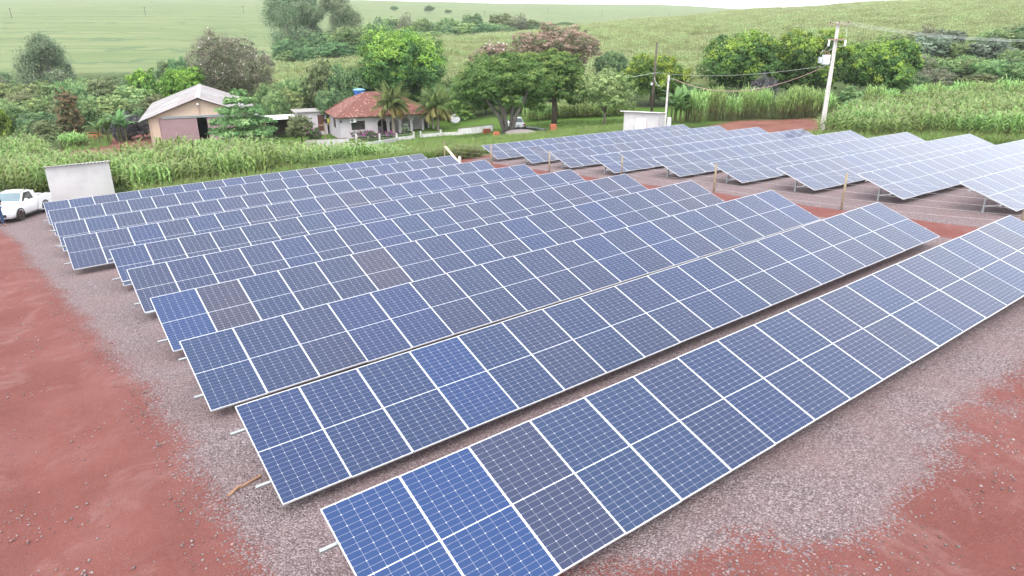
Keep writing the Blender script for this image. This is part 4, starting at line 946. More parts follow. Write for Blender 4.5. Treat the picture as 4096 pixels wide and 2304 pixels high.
# ---- utility shed left (behind the left block)
def shed(label,c,w_,d_,hw,rise,rz,leftover=.12,fr=.18):
    r=thing('utility_shed',label,'shed',c,rz)
    mb=MB(); th=.14
    hb=hw+rise
    mb.box((0,0,-.35),(w_,th,hw)); mb.box((0,d_-th,-.35),(w_,d_,hb))
    for x in (0,w_-th): mb.prism([(th,-.35),(d_-th,-.35),(d_-th,hb-.01),(th,hw-.01)],'x',x,x+th)
    mb.build('wall',M_cem,r)
    mb=MB(); corrugated(mb,-leftover,w_+.1,-fr,d_+.15,hw-.0-fr*rise/d_+.05,hb+.05+.15*rise/d_,amp=.022,th=.025); mb.build('roof_sheet',M_fib,r)
    return r
p0=aty(183,668,46.7); p1=aty(434,646,46.7)
gz=hz(3,46.7); shed('grey cement utility shed with a wavy roof edge behind the white pickup',(p0.x,46.7,gz),p1.x-p0.x,2.2,p0.z-gz-.04,-.4,0)
a0=pt(2497,447,62.5); a1=pt(2636,442,61.2)
gz=hz(a0.x,a0.y); dx,dy=a1.x-a0.x,a1.y-a0.y
s2=shed('grey cement utility shed with a white board leaning on it, below the wooden pole',(a0.x,a0.y,gz),math.hypot(dx,dy),2.4,a0.z-gz,-.25,math.atan2(dy,dx),.35,.25)
ww=math.hypot(dx,dy)
t_=thing('white_door_panel','plain white door panel leaning against the grey utility shed','panel',s2.matrix_basis@Vector((ww*.37,-.28,.0)),math.atan2(dy,dx))
MB().prism([(0,-.05),(.05,-.05),(.27,1.68),(.22,1.7)],'x',0,.86).build('panel',pm('white_sheet',(.82,.82,.82),(.78,.78,.78),3,.4),t_)
# ---- barn
B0=gf(613,86.0); ex=Vector((math.cos(-.52),math.sin(-.52),0)); 
hb_=hgt(597,471,B0,86.0)
barn=thing('barn','pale brick barn with mauve sliding doors and a grey corrugated roof','barn',B0,-.24)
BW,BD,RH=11.8,23.,2.1
mb=MB()
def gable(y0,y1,mats=0):
    pass
# front wall: pier left, pier right, gable above the door
mb.prism([(0,-.8),(1.15,-.8),(1.15,hb_-.05),(0,hb_-.05)],'y',0,.25)
mb.prism([(BW-1.15,-.8),(BW,-.8),(BW,hb_-.05),(BW-1.15,hb_-.05)],'y',0,.25)
mb.prism([(0,hb_-.05),(BW,hb_-.05),(BW/2,hb_+RH-.1)],'y',0,.25)
mb.prism([(0,-.8),(BW,-.8),(BW,hb_-.05),(BW/2,hb_+RH-.1),(0,hb_-.05)],'y',BD-.25,BD)
mb.box((0,.25,-.8),(.25,BD-.25,hb_-.06)); mb.box((BW-.25,.25,-.8),(BW,BD-.25,hb_-.06))
mb.build('wall',M_brick,barn)
MB().box((.25,.25,-.3),(BW-.25,BD-.25,-.02)).build('floor',pm('dark_floor',(.06,.045,.04),(.04,.03,.03),2,.9),barn)
mb=MB()
for x in (0.12,BW/2,BW-.12): mb.box((x-.13,-.03,hb_-.1 if x==BW/2 else -.8),(x+.13,-.002,hb_+(RH-.25 if x==BW/2 else -.1)))
mb.box((0,-.026,hb_-.18),(BW,-.003,hb_-.02)); mb.build('concrete_frame',pm('raw_concrete',(.42,.31,.245),(.34,.25,.2),3,.9),barn)
M_rf=pm('old_roof_sheet',(.245,.23,.228),(.165,.155,.155),1.3,.92,c3=(.30,.285,.28)); M_rf2=pm('newer_roof_sheet',(.34,.33,.325),(.28,.27,.265),2,.9); M_rf3=pm('pinkish_roof_sheet',(.27,.235,.235),(.22,.19,.19),2,.9)
# roof sheets: rows down each slope, a few paler replacements
g=random.Random(4); sl=math.hypot(BW/2+.75,RH+.3); 
for side in (-1,1):
    cols=22; rows_=3
    for c in range(cols):
        for r_ in range(rows_):
            y0=-.7+(BD+1.2)*c/cols; y1=-.7+(BD+1.2)*(c+1)/cols+.06
            t0,t1=r_/rows_,(r_+1)/rows_+.02
            run=BW/2+1.05; z_=lambda t:hb_+RH+.08-(RH+.45)*t+(.012*(rows_-r_))+.0025*(c%2)
            mb=MB(); n=7; V=[];F=[]
            for k in range(n*2+1):
                yy=y0+(y1-y0)*k/(n*2); dz=.02*(1 if k%2 else -1)
                for t in (t0,min(t1,1)): V+= [(BW/2+side*run*t,yy,z_(t)+dz),(BW/2+side*run*t,yy,z_(t)+dz-.01)]
            for k in range(n*2):
                a=4*k; F+=[(a,a+4,a+6,a+2),(a+1,a+3,a+7,a+5),(a,a+1,a+5,a+4),(a+2,a+6,a+7,a+3)]
            q=g.random(); mm=M_rf
            if side<0 and c==4 and r_>=1: mm=M_rf2
            elif q<.1: mm=M_rf2
            elif q<.26: mm=M_rf3
            if r_==0 and c in (1,2,3): mm=M_rf3
            mb.add(V,F).build('roof_sheet',mm,barn)
mb=MB(); 
for c in range(22):
    y0=-.7+(BD+1.2)*c/22; mb.prism([(BW/2-.32,hb_+RH+.03),(BW/2,hb_+RH+.17),(BW/2+.32,hb_+RH+.03),(BW/2+.3,hb_+RH-.0),(BW/2,hb_+RH+.13),(BW/2-.3,hb_+RH-.0)],'y',y0,y0+(BD+1.2)/22-.01)
mb.build('ridge_cap',M_rf2,barn)
M_door=pm('mauve_steel_door',(.31,.205,.215),(.27,.175,.185),1.5,.55)
def sheetdoor(x0,x1,yy):
    mb=MB(); n=int((x1-x0)/.1)
    for k in range(n):
        xa=x0+(x1-x0)*k/n; xb=x0+(x1-x0)*(k+1)/n; o=.0 if k%2 else .02
        mb.box((xa+.0005,yy-.04-o,-.3),(xb-.0005,yy,hb_-.2+0.03))
    return mb.build('sliding_door',M_door,barn)
sheetdoor(1.2,5.45,-.06); sheetdoor(6.6,10.7,-.06)
mb=MB(); mb.box((1.55,-.22,hb_-.2),(BW-1.0,-.07,hb_-.02)); mb.box((1.55,-.26,hb_-.03),(BW-1.0,-.03,hb_+.06)); mb.build('door_track_cover',M_galv,barn)
mb=MB().bar((BW/2-.08,-.03,hb_+1.45),(BW/2-.08,-.45,hb_+1.5),.05); mb.lathe([(.04,.1),(.17,.02),(.19,-.1),(.12,-.16)],12,(BW/2-.08,-.5,hb_+1.45)); mb.build('yard_lamp',M_white,barn)
# ---- farmhouse
A0=pt(1365,550,91.4); ang=-.213; HL=12.77
fz=A0.z
house=thing('farmhouse','lilac farmhouse with arched porch and red clay tile roof','house',(A0.x,A0.y,fz),ang)
HH=2.5; HD=10.55
SW=4.75                                       # solid part before the arches
mb=MB(); 
def wall_with_window(x0,x1,y,z0,z1,wx0,wx1,wz0,wz1,th=.2):
    mb.box((x0,y,z0),(wx0,y+th,z1)); mb.box((wx1,y,z0),(x1,y+th,z1)); mb.box((wx0,y,z0),(wx1,y+th,wz0)); mb.box((wx0,y,wz1),(wx1,y+th,z1))
wx0,wx1=1.45,3.25; wz0,wz1=.85,2.0
wall_with_window(0,SW,0,-.6,HH,wx0,wx1,wz0,wz1)
# left side wall with a window
mb.box((0,.2,-.6),(.2,3.2,HH)); mb.box((0,4.5,-.6),(.2,HD,HH)); mb.box((0,3.2,-.6),(.2,4.5,.9)); mb.box((0,3.2,2.05),(.2,4.5,HH))
mb.box((HL-.2,2.2,-.6),(HL,HD,HH)); mb.box((.2,HD-.2,-.6),(HL-.2,HD,HH))
mb.box((SW,2.0,-.6),(6.1,2.2,HH)); mb.box((7.2,2.0,-.6),(HL-1.3,2.2,HH)); mb.box((6.1,2.0,2.1),(7.2,2.2,HH)); mb.box((SW-.2,.2,-.6),(SW,2.2,HH))
mb.box((.2,.2,HH-.04),(HL-.2,HD-.2,HH-.005))   # ceiling
mb.build('wall',M_lil,house)
# arcade
mb=MB(); na=5; aw=(HL-SW)/na; pw=.17; zs=1.45
for i in range(na):
    xl=SW+i*aw+pw; xr=SW+(i+1)*aw-pw; rad=(xr-xl)/2; xc=(xl+xr)/2; zz=min(zs,HH-rad-.18)
    seg=12; pts=[(xc-rad*math.cos(math.pi*k/seg),zz+rad*math.sin(math.pi*k/seg)) for k in range(seg+1)]
    for k in range(seg):
        (xa,za),(xb,zb)=pts[k],pts[k+1]; mb.prism([(xa,za),(xb,zb),(xb,HH),(xa,HH)],'y',.0,.2)
    mb.box((SW+i*aw+(0.0 if i else .0),0,-.6),(xl,.2,HH)); mb.box((xr,0,-.6),(SW+(i+1)*aw,.2,HH))
mb.build('arcade',M_lil,house)
mb=MB()
for i in range(na):
    xl=SW+i*aw+pw; xr=SW+(i+1)*aw-pw; rad=(xr-xl)/2; xc=(xl+xr)/2; zz=min(zs,HH-rad-.18); seg=14
    for k in range(seg):
        a,c=math.pi*k/seg,math.pi*(k+1)/seg
        mb.prism([(xc-q*math.cos(w_),zz+q*math.sin(w_)) for q,w_ in ((rad,a),(rad+.07,a),(rad+.07,c),(rad,c))],'y',-.03,-.002)
    mb.box((xl-.07,-.03,-.3),(xl,-.002,zz)); mb.box((xr,-.03,-.3),(xr+.07,-.002,zz))
mb.build('arch_trim',M_white,house)
MB().box((SW-.1,-.7,-.7),(HL+.3,2.0,.02)).build('porch_floor',M_redfloor,house)
# hipped roof of barrel tiles, course by course
ov=.69; X0_,X1_,Y0_,Y1_=-ov,HL+ov,-ov,HD+ov; ez=HH+.06; RHt=2.5; hd=(Y1_-Y0_)/2; rx0,rx1=X0_+hd*.9,X1_-hd*.9
def slope(o_,udir,run,lenf):
    "o_: eave start, udir along the eave, run: inward vector up the slope, lenf(t)->(u0,u1)"
    V=[];F=[];Cc=[]; g=random.Random(int(run[0]*100+run[1]*7)); nrow=26; tw=.24
    o_=np.array(o_,float); udir=np.array(udir,float); run=np.array(run,float)
    for r_ in range(nrow):
        t0,t1=r_/nrow,(r_+1)/nrow+.008
        u0,u1=lenf(t0); n=max(1,int((u1-u0)/tw)); 
        for c in range(n):
            ua=u0+(u1-u0)*c/n; ub=u0+(u1-u0)*(c+1)/n
            v0,v1=lenf(min(t1,1)); lo=lambda u:min(max(u,v0),v1)
            k=g.random(); cc=np.array([.22,.085,.064])*(1-k)+np.array([.155,.056,.044])*k
            if g.random()<.16: cc=np.array([.34,.185,.15])
            if g.random()<.2: cc=np.array([.13,.055,.045])
            o=len(V); um=(ua+ub)/2
            for tt,cl in ((t0,False),(min(t1,1),True)):
                lift=.045 if not cl else .012
                for u,dz in ((ua,0),(um,.06),(ub,0)):
                    uu=lo(u) if cl else u
                    V.append(o_+udir*uu+run*tt+np.array([0,0,dz+lift])); Cc.append(cc)
            F+=[(o,o+1,o+4,o+3),(o+1,o+2,o+5,o+4)]
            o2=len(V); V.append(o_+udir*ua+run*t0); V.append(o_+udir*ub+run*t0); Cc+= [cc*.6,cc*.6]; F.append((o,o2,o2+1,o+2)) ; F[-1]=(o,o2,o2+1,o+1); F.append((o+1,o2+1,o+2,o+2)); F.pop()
    return V,F,Cc
W_=X1_-X0_; D_=Y1_-Y0_
sls=[slope((X0_,Y0_,ez),(1,0,0),(0,hd,RHt),lambda t:(hd*.9*t,W_-hd*.9*t)),
     slope((X0_,Y1_,ez),(0,-1,0),(hd*.9,0,RHt),lambda t:(hd*t,D_-hd*t)),
     slope((X1_,Y0_,ez),(0,1,0),(-hd*.9,0,RHt),lambda t:(hd*t,D_-hd*t)),
     slope((X1_,Y1_,ez),(-1,0,0),(0,-hd,RHt),lambda t:(hd*.9*t,W_-hd*.9*t))]
V=[];F=[];Cc=[]
for v,f,c in sls:
    o=len(V); V+=v; Cc+=c; F+=[tuple(i+o for i in q) for q in f]
roof=obj('roof',npmesh('roof',np.array(V),np.array(F),M_tile,np.array(Cc)),house); roof['kind']='stuff'
mb=MB(); mb.prism([(X0_+.04,Y0_+.04),(X1_-.04,Y0_+.04),(X1_-.04,Y1_-.04),(X0_+.04,Y1_-.04)],'z',ez-.07,ez-.02); mb.build('eaves_board',pm('dark_eaves',(.13,.08,.065),(.1,.06,.05),4,.9),house)
V=[];F=[];Cc=[]
mb=MB()
zr=ez+RHt
for a,c in (((X0_,Y0_,ez),(rx0,Y0_+hd,zr)),((X1_,Y0_,ez),(rx1,Y0_+hd,zr)),((X0_,Y1_,ez),(rx0,Y0_+hd,zr)),((X1_,Y1_,ez),(rx1,Y0_+hd,zr)),((rx0,Y0_+hd,zr),(rx1,Y0_+hd,zr))):
    a,c=Vector(a),Vector(c); n=max(3,int((c-a).length/.4))
    for k in range(n): mb.tube([a.lerp(c,k/n)+Vector((0,0,.05)),a.lerp(c,(k+1.12)/n)+Vector((0,0,.04))],[.11,.085],8)
me=mb.mesh('ridge_tiles',M_tile); setcol(me,np.array([[.25,.12,.095]])*np.repeat(rng.uniform(.7,1.15,(len(me.vertices)//16,1)),16,0)); o=obj('ridge_tiles',me,house); o['kind']='stuff'
# windows, doors, air conditioner, lamps
w_=MB(); 
for z0,z1 in ((wz0,wz0+.06),(wz1-.06,wz1),(wz1-.36,wz1-.31)): w_.box((wx0,.03,z0),(wx1,.1,z1))
for x in (wx0,wx0+.62,wx0+1.14,wx1-.06): w_.box((x,.028,wz0+.0605),(x+.06,.098,wz1-.0605))
win=w_.build('window',M_wood,house); MB().box((wx0,.12,wz0),(wx1,.14,wz1)).build('pane',M_glass,win); MB().box((wx0-.08,-.04,wz0-.07),(wx1+.08,-.002,wz0)).build('sill',M_white,win)
w_=MB().box((-.03,3.15,.85),(.0,4.55,.92)).box((-.03,3.15,2.0),(.0,4.55,2.08)).box((-.03,3.15,.92),(.0,3.24,2.0)).box((-.03,4.46,.92),(.0,4.55,2.0)).box((-.02,3.82,.92),(.0,3.88,2.0)); win=w_.build('window',M_wood,house); MB().box((.08,3.2,.9),(.1,4.5,2.05)).build('pane',M_dark,win)
w_=MB().box((6.1,2.05,0),(7.2,2.12,2.1)); dr=w_.build('door',M_dark,house); MB().box((6.95,2.0,1.0),(7.05,2.05,1.06)).build('handle',M_galv,dr)
w_=MB().box((5.05,1.94,.9),(5.85,1.999,2.0)); w_.build('window',M_dark,house)
ac=MB().box((1.25,-.34,HH-.62),(2.05,-.06,HH-.1)).build('air_conditioner',pm('white_enamel',(.75,.75,.74),(.68,.68,.67),4,.4),house)
MB().lathe([(.19,-.36),(.19,-.345)],18,(1.52,0,HH-.36),axis='y').build('fan_grille',pm('fan_grey',(.12,.12,.12),(.08,.08,.08),20,.5),ac)
for x in (-.02,): 
    mb=MB().bar((x+.1,-.02,HH-.35),(x+.1,-.2,HH-.3),.03).lathe([(.03,.14),(.11,.08),(.08,-.1),(.02,-.16)],8,(x+.1,-.24,HH-.42)); mb.build('wall_lamp',M_dark,house)
mb=MB().box((8.2,.9,0),(9.6,1.5,.78)).box((8.1,.85,.78),(9.7,1.55,.84)); o=mb.build('porch_cabinet',M_wood,house); 
# porch chair as a thing of its own
def local(x,y,z): return house.matrix_basis@Vector((x,y,z))
ch=thing('porch_chair','dark chair on the porch behind the second arch','chair',local(6.45,1.0,.02),ang)
MB().box((-.25,-.25,.4),(.25,.25,.46)).build('seat',M_dark,ch); MB().box((-.25,.2,.461),(.25,.25,.95)).build('backrest',M_dark,ch)
for a in (-.22,.22):
    for c in (-.22,.22): MB().box((a-.02,c-.02,0),(a+.02,c+.02,.399)).build('leg',M_dark,ch)
# water tank
tk=local(rx0-.35,Y0_+hd+2.0,zr-.75); wt=thing('water_tank','blue plastic water tank standing up behind the roof ridge','water tank',tk,ang)
sB=pm('blue_plastic',(.035,.13,.36),(.028,.10,.30),3,.45); mb=MB(); mb.lathe([(.62,0),(.68,.32),(.70,.34),(.70,.40),(.73,.66),(.76,.68),(.78,1.0)],24); mb.build('tank',sB,wt,False)
MB().lathe([(.84,1.0),(.84,1.07),(.6,1.16),(.2,1.22),(.05,1.23)],24).build('lid',pm('pale_blue_plastic',(.16,.34,.52),(.12,.28,.46),3,.5),wt)
MB().box((.18,-.79,.55),(.62,-.72,.74)).build('label_plate',M_white,wt)
MB().box((-.7,-.7,-1.4),(.7,.7,-.01)).build('plinth',M_red,wt)
# annex on the left
an=thing('annex','flat-roofed lilac outbuilding with a brown door left of the house','outbuilding',local(-4.3,8.2,0),ang)
MB().box((0,0,-.6),(4.0,3.5,2.55)).build('wall',M_lil,an); MB().box((-.35,-.35,2.551),(4.2,3.8,2.66)).build('roof_slab',pm('grey_slab',(.30,.28,.27),(.24,.22,.21),2,.9),an)
d_=MB().box((2.75,-.05,-.1),(3.65,-.001,2.1)).build('door',M_wood,an); MB().box((3.5,-.1,1.0),(3.58,-.051,1.1)).build('handle',M_galv,d_)
ln=thing('lean_to','dark open lean-to shelter left of the lilac outbuilding','shelter',local(-8.6,7.6,0),ang)
for x in (0,3.9):
    for y in (0,2.6): MB().box((x-.06,y-.06,-.6),(x+.06,y+.06,1.85)).build('post',M_oldwood,ln)
mb=MB(); corrugated(mb,-.3,4.2,-.3,2.9,1.86,2.12); mb.build('roof_sheet',M_fib,ln); MB().box((0,2.66,-.6),(3.9,2.72,1.8)).build('back_wall',pm('dark_boards',(.05,.04,.035),(.035,.03,.025),5,.9),ln)  # back wall of the lean-to in mottled very dark brown
# garden walls and fence along the front
def lwall(name,label,pts,h,th=.16,mat=None,posts=None,cap=True):
    r=thing(name,label,'wall',pts[0]); o0=Vector(pts[0]); mb=MB(); cp=MB()
    for a,c in zip(pts[:-1],pts[1:]):
        a,c=Vector(a)-o0,Vector(c)-o0; d=(c-a); nn=Vector((-d.y,d.x,0)).normalized()*th/2; n=max(1,int(d.length/1.2))
        for k in range(n):
            p,q=a.lerp(c,k/n),a.lerp(c,(k+1)/n); up=Vector((0,0,h)); dn=Vector((0,0,-.5))
            mb.add([p-nn+dn,p+nn+dn,q+nn+dn,q-nn+dn,p-nn+up,p+nn+up,q+nn+up,q-nn+up],[(0,3,2,1),(4,5,6,7),(0,1,5,4),(1,2,6,5),(2,3,7,6),(3,0,4,7)])
        if cap: cp.bar(a+Vector((0,0,h+.025)),c+Vector((0,0,h+.025)),th+.05,.05)
    mb.build('wall',mat or M_white,r)
    if cap: cp.build('coping',pm('mossy_coping',(.22,.14,.11),(.12,.08,.065),3,.95),r)
    return r
q=[gp(1226,590),gp(1395,590)]
lwall('garden_wall','higher streaked white garden wall in front of the house\'s left end',q,hgt(1395,553,q[1],float(np.dot(FWD,q[1]))))
fl=[gp(u,v) for u,v in ((1398,592),(1480,588),(1590,565),(1660,555),(1655+1,555))][:4]
lwall('low_garden_wall','low white wall under the wire garden fence in front of the porch',fl,.42,cap=False)
fl2=[gp(u,v) for u,v in ((1688,550),(1768,544),(1834,540))]
lwall('low_garden_wall','low white wall right of the little garden gate',fl2,.38,cap=False)
q=[gp(1835,541),gp(1905,534),gp(1972,525)]
lwall('garden_wall','streaked white garden wall left of the feathery multi-trunk tree',q,hgt(1835,515,q[0],float(np.dot(FWD,q[0]))))
gf_root=thing('garden_fence','wire garden fence with white concrete posts in front of the porch','fence',fl[0])
def fpost(u,v,vt):
    p=gp(u,v); f=float(np.dot(FWD,p)); h=hgt(u,vt,p,f); d=p-fl[0]; MB().box((d.x-.08,d.y-.08,d.z-.3),(d.x+.08,d.y+.08,d.z+h)).build('post',M_white,gf_root); return d+Vector((0,0,h))
tops=[fpost(*a) for a in ((1428,588,536),(1520,575,535),(1588,566,532),(1656,556,527),(1683,552,525),(1764,545,519))]
for lv in (.25,.55,.85):
    mb=MB()
    for a,c in zip(tops[:-1],tops[1:]): mb.tube([a-Vector((0,0,lv*.9)),c-Vector((0,0,lv*.9))],.012,4)
    mb.build('wire',M_galv,gf_root)
gt=thing('garden_gate','small green barred gate between two white posts','gate',fl[0]+tops[3]*0+Vector((tops[3].x,tops[3].y,tops[3].z)))
dd=tops[4]-tops[3]
for k in range(1,7): p=dd*(k/7); MB().bar(p+Vector((0,0,-.95)),p+Vector((0,0,-.1)),.025).build('bar',pm('green_paint',(.10,.16,.08),(.07,.12,.06),5,.6),gt)
for z in (-.2,-.85): MB().bar(dd*.05+Vector((0,0,z)),dd*.95+Vector((0,0,z)),.03).build('rail',MATS['green_paint'],gt)
# ================================================================== poles, vehicles, small things
M_conc=pm('pole_concrete',(.60,.57,.54),(.48,.45,.43),2,.85,bmp=.004)
M_dpole=pm('creosoted_wood',(.12,.095,.075),(.06,.048,.04),5,.85,bmp=.01)
M_porc=pm('brown_porcelain',(.10,.045,.03),(.08,.035,.025),3,.25)
M_tank=pm('grey_enamel',(.58,.60,.61),(.52,.54,.55),3,.4)
M_wire=pm('bright_wire',(.62,.62,.62),(.5,.5,.5),3,.4,.3)
M_rope=pm('red_white_cable',(.42,.16,.14),(.55,.45,.42),30,.7)
def sag(a,c,s,n=24): a,c=Vector(a),Vector(c); return [a.lerp(c,i/n)-Vector((0,0,s*4*(i/n)*(1-i/n))) for i in range(n+1)]
# transformer pole
pb=gp(3285,535); fP=float(np.dot(FWD,pb)); ph=hgt(3352,88,pb,fP)
tp=thing('transformer_pole','tall pale concrete pole with a grey transformer and two crossarms behind the right block','utility pole',pb,-YAW)
mb=MB(); n=9
def Tsec(z): t=z/ph; return .25-.11*t,.21-.09*t
for i in range(n):
    z0,z1=ph*i/n-(.4 if i==0 else 0),ph*(i+1)/n; (a0_,b0_),(a1_,b1_)=Tsec(max(z0,0)),Tsec(z1)
    for s_ in (-1,1):
        mb.add([(s_*a0_/2-.04,-b0_/2,z0),(s_*a0_/2+.04,-b0_/2,z0),(s_*a0_/2+.04,b0_/2,z0),(s_*a0_/2-.04,b0_/2,z0),(s_*a1_/2-.04,-b1_/2,z1),(s_*a1_/2+.04,-b1_/2,z1),(s_*a1_/2+.04,b1_/2,z1),(s_*a1_/2-.04,b1_/2,z1)],[(0,3,2,1),(4,5,6,7),(0,1,5,4),(1,2,6,5),(2,3,7,6),(3,0,4,7)])
    mb.add([(-a0_/2+.041,-.03,z0),(a0_/2-.041,-.03,z0),(a0_/2-.041,.03,z0),(-a0_/2+.041,.03,z0),(-a1_/2+.041,-.03,z1),(a1_/2-.041,-.03,z1),(a1_/2-.041,.03,z1),(-a1_/2+.041,.03,z1)],[(0,3,2,1),(4,5,6,7),(0,1,5,4),(1,2,6,5),(2,3,7,6),(3,0,4,7)])
    mb.box((-a1_/2+.05,-b1_/2+.005,z1-.07),(a1_/2-.05,b1_/2-.005,z1))
mb.build('shaft',M_conc,tp)
MB().box((-.85,-.22,ph-.22),(.85,-.12,ph-.1)).build('crossarm',M_oldwood,tp)
zc=ph-hgt(3340,152,pb,fP); z2=hgt(3340,158,pb,fP)
MB().box((-.75,-.24,z2-.06),(.75,-.14,z2+.06)).build('crossarm',M_oldwood,tp)
for x in (-.62,.68):
    MB().bar((x,-.26,z2-.05),(x-.08,-.42,z2-.5),.13,.11).build('fuse_cutout',M_tank,tp)
for x in (-.7,0,.7): MB().lathe([(.02,0),(.05,.03),(.03,.07),(.055,.1),(.02,.16)],10,(x,-.17,ph-.1)).build('insulator',M_porc,tp)
zt=hgt(3310,258,pb,fP); zh=hgt(3310,222,pb,fP)-zt
tf=MB(); tf.lathe([(.29,0),(.31,.04),(.31,zh-.05),(.33,zh),(.26,zh+.05)],20,(-.55,0,zt)); tf=tf.build('transformer',M_tank,tp)
mb=MB()
for k in range(7): mb.box((-1.08,-.24+.07*k,zt+.12),(-.985,-.215+.07*k,zt+zh-.12))
mb.build('cooling_fins',M_tank,tf)
for k,(x,y) in enumerate(((-.8,-.1),(-.62,-.16),(-.46,-.08),(-.7,.14))): MB().lathe([(.05,0),(.06,.05),(.035,.1),(.06,.15),(.03,.3),(.015,.36)],10,(x,y,zt+zh+.03)).build('bushing',M_porc,tf)
MB().box((-.3,-.05,zt+.1),(-.1,.05,zt+.2)).box((-.3,-.05,zt+zh-.2),(-.1,.05,zt+zh-.1)).build('bracket',M_galv,tp)
mb=MB()
for a,c in (((-.62,-.42,z2-.5),(-.8,-.1,zt+zh+.38)),((.66,-.42,z2-.5),(-.46,-.08,zt+zh+.38)),((-.8,-.1,zt+zh+.38),(-1.15,-.2,zt+zh+.1)),((.6,-.25,ph-.3),(.66,-.3,z2))): mb.tube(sag(a,c,-.12,10),.014,4)
mb.build('jumper_wire',M_wire,tp)
def W(o,x,y,z): return o.matrix_basis@Vector((x,y,z))
# slim concrete pole and dark wooden pole
sb=gf(2660,70.); f2=70.; h2=hgt(2673,301,sb,f2)
sp=thing('service_pole','slim grey concrete pole with a meter box right of the corrugated shed','utility pole',sb,-YAW)
mb=MB(); mb.add([(-.11,-.1,-.4),(.11,-.1,-.4),(.11,.1,-.4),(-.11,.1,-.4),(-.08,-.07,h2),(.08,-.07,h2),(.08,.07,h2),(-.08,.07,h2)],[(0,3,2,1),(4,5,6,7),(0,1,5,4),(1,2,6,5),(2,3,7,6),(3,0,4,7)]); mb.build('shaft',M_conc,sp)
MB().tube([(.1,-.12,.6),(.095,-.1,h2-.5)],.03,6).build('conduit',M_dark,sp)
mb=MB()
for k in range(5): z=.5+k*(h2-1.)/4; mb.box((-.12,-.115,z),(.14,.115,z+.04))
mb.build('strap',M_galv,sp)
MB().box((.14,-.22,.35),(.52,.06,1.15)).build('meter_box',M_tank,sp)
MB().bar((.05,0,h2-.3),(.5,0,h2-.35),.04).build('bracket',M_galv,sp)
wb=gf(2605,84.); h3=hgt(2613,168,wb,84.)
wp=thing('wooden_pole','tall dark wooden pole rising behind the corrugated shed','utility pole',wb,-YAW)
MB().tube([(0,0,-.4),(.04,0,h3*.5),(.1,0,h3)],[.17,.145,.10],10).build('shaft',M_dpole,wp,True)
MB().bar((-.5,-.16,h3*.60),(.35,-.16,h3*.61),.06).build('crossarm',M_galv,wp); MB().box((-.35,-.2,h3*.45),(-.12,-.0,h3*.48)).build('junction_box',M_tank,wp)
def cable(name,label,a,c,s,r,mat):
    a=Vector(a); mb=MB().tube([p-a for p in sag(a,c,s)],r,5); o=mb.build(name,mat); o.location=a; return tag(o,label,'cable')
cable('service_cable','red and white cable sagging from the transformer to the slim concrete pole',W(sp,.5,0,h2-.35),W(tp,-.62,-.1,zt-.15),1.5,.02,M_rope)
cable('service_wire','thin wire above the red and white cable, from wooden pole to transformer pole',W(wp,.3,-.16,h3*.61),W(tp,-.3,-.1,zt-.05),.55,.011,M_wire)
cable('service_wire','short slack wire between the wooden pole and the slim concrete pole',W(wp,0,-.15,h3*.55),W(sp,-.05,0,h2-.25),.9,.022,M_wire)
cable('service_wire','thin wire leaving the wooden pole to the left over the garden trees',W(wp,-.4,-.16,h3*.6),pt(2140,320,86),.5,.018,M_wire)
e0=pt(4250,170,44)
for k,l in ((-.7,'lower'),(0,'middle'),(.75,'upper')):
    cable('power_line',f'{l} of the three bright power wires running off to the right edge',W(tp,k,-.17,ph+.05),e0+Vector((0,0,.1*k+.05)),.35,.007,M_wire)
for i,(u,v,vt,l) in enumerate(((47,72,32,'at the far left'),(582,60,34,'in the upper left'),(975,55,28,'left of the eucalyptus'),(2193,54,33,'near the field track'),(2407,68,44,'in the middle of the far field'),(2677,78,52,'at the right end of the far field'),(1938,66,42,'above the creek trees'))):
    p=gp(u,v,150); f=float(np.dot(FWD,p)); h=max(hgt(u,vt,p,f),5.); t_=thing('field_pole',f'thin distant power pole {l} of the soy slope','utility pole',p,0,'distant power poles on the soy slope')
    MB().tube([(0,0,-.5),(0,0,h)],[.2,.13],6).build('shaft',M_dpole,t_); MB().bar((-.9,0,h-.5),(.9,0,h-.5),.14).build('crossarm',M_dpole,t_)
# ---- wire fence between the two blocks
fr=thing('wire_fence','wire fence with pale wooden posts between the two solar blocks','fence',(25.4,8.,hz(25.4,8.)))
fo=fr.location.copy(); tops=[]
for u,v,vt in ((4085,906,778),(3365,842,694),(2855,770,653),(2486,703,625),(2197,690,602),(1966,662,580)):
    x=25.45; q=ray(u,v); 
    p=gp(u,v); f=float(np.dot(FWD,p)); h=hgt(u+ (u-2048)*.01,vt,p,f); d=p-fo; h=min(max(h,1.1),1.7)
    mb=MB().tube([(d.x,d.y,d.z-.3),(d.x+.01,d.y+.02,d.z+h*.5),(d.x-.01,d.y+.01,d.z+h)],[.052,.047,.043],8); mb.build('post',M_oldwood,fr,True); tops.append((d,h))
tops=sorted(tops,key=lambda a:a[0].y)
d0=tops[0][0]+(tops[0][0]-tops[1][0]); ends=[(d0,1.4)]+tops+[(tops[-1][0]+Vector((-.4,4.,-.25)),1.3)]
for lv in (.12,.32,.52,.72,.92):
    mb=MB()
    for (a,ha),(c,hc) in zip(ends[:-1],ends[1:]): mb.tube(sag(a+Vector((.06,0,ha*lv)),c+Vector((.06,0,hc*lv)),.02,6),.0026,4)
    mb.build('wire',M_wire,fr)
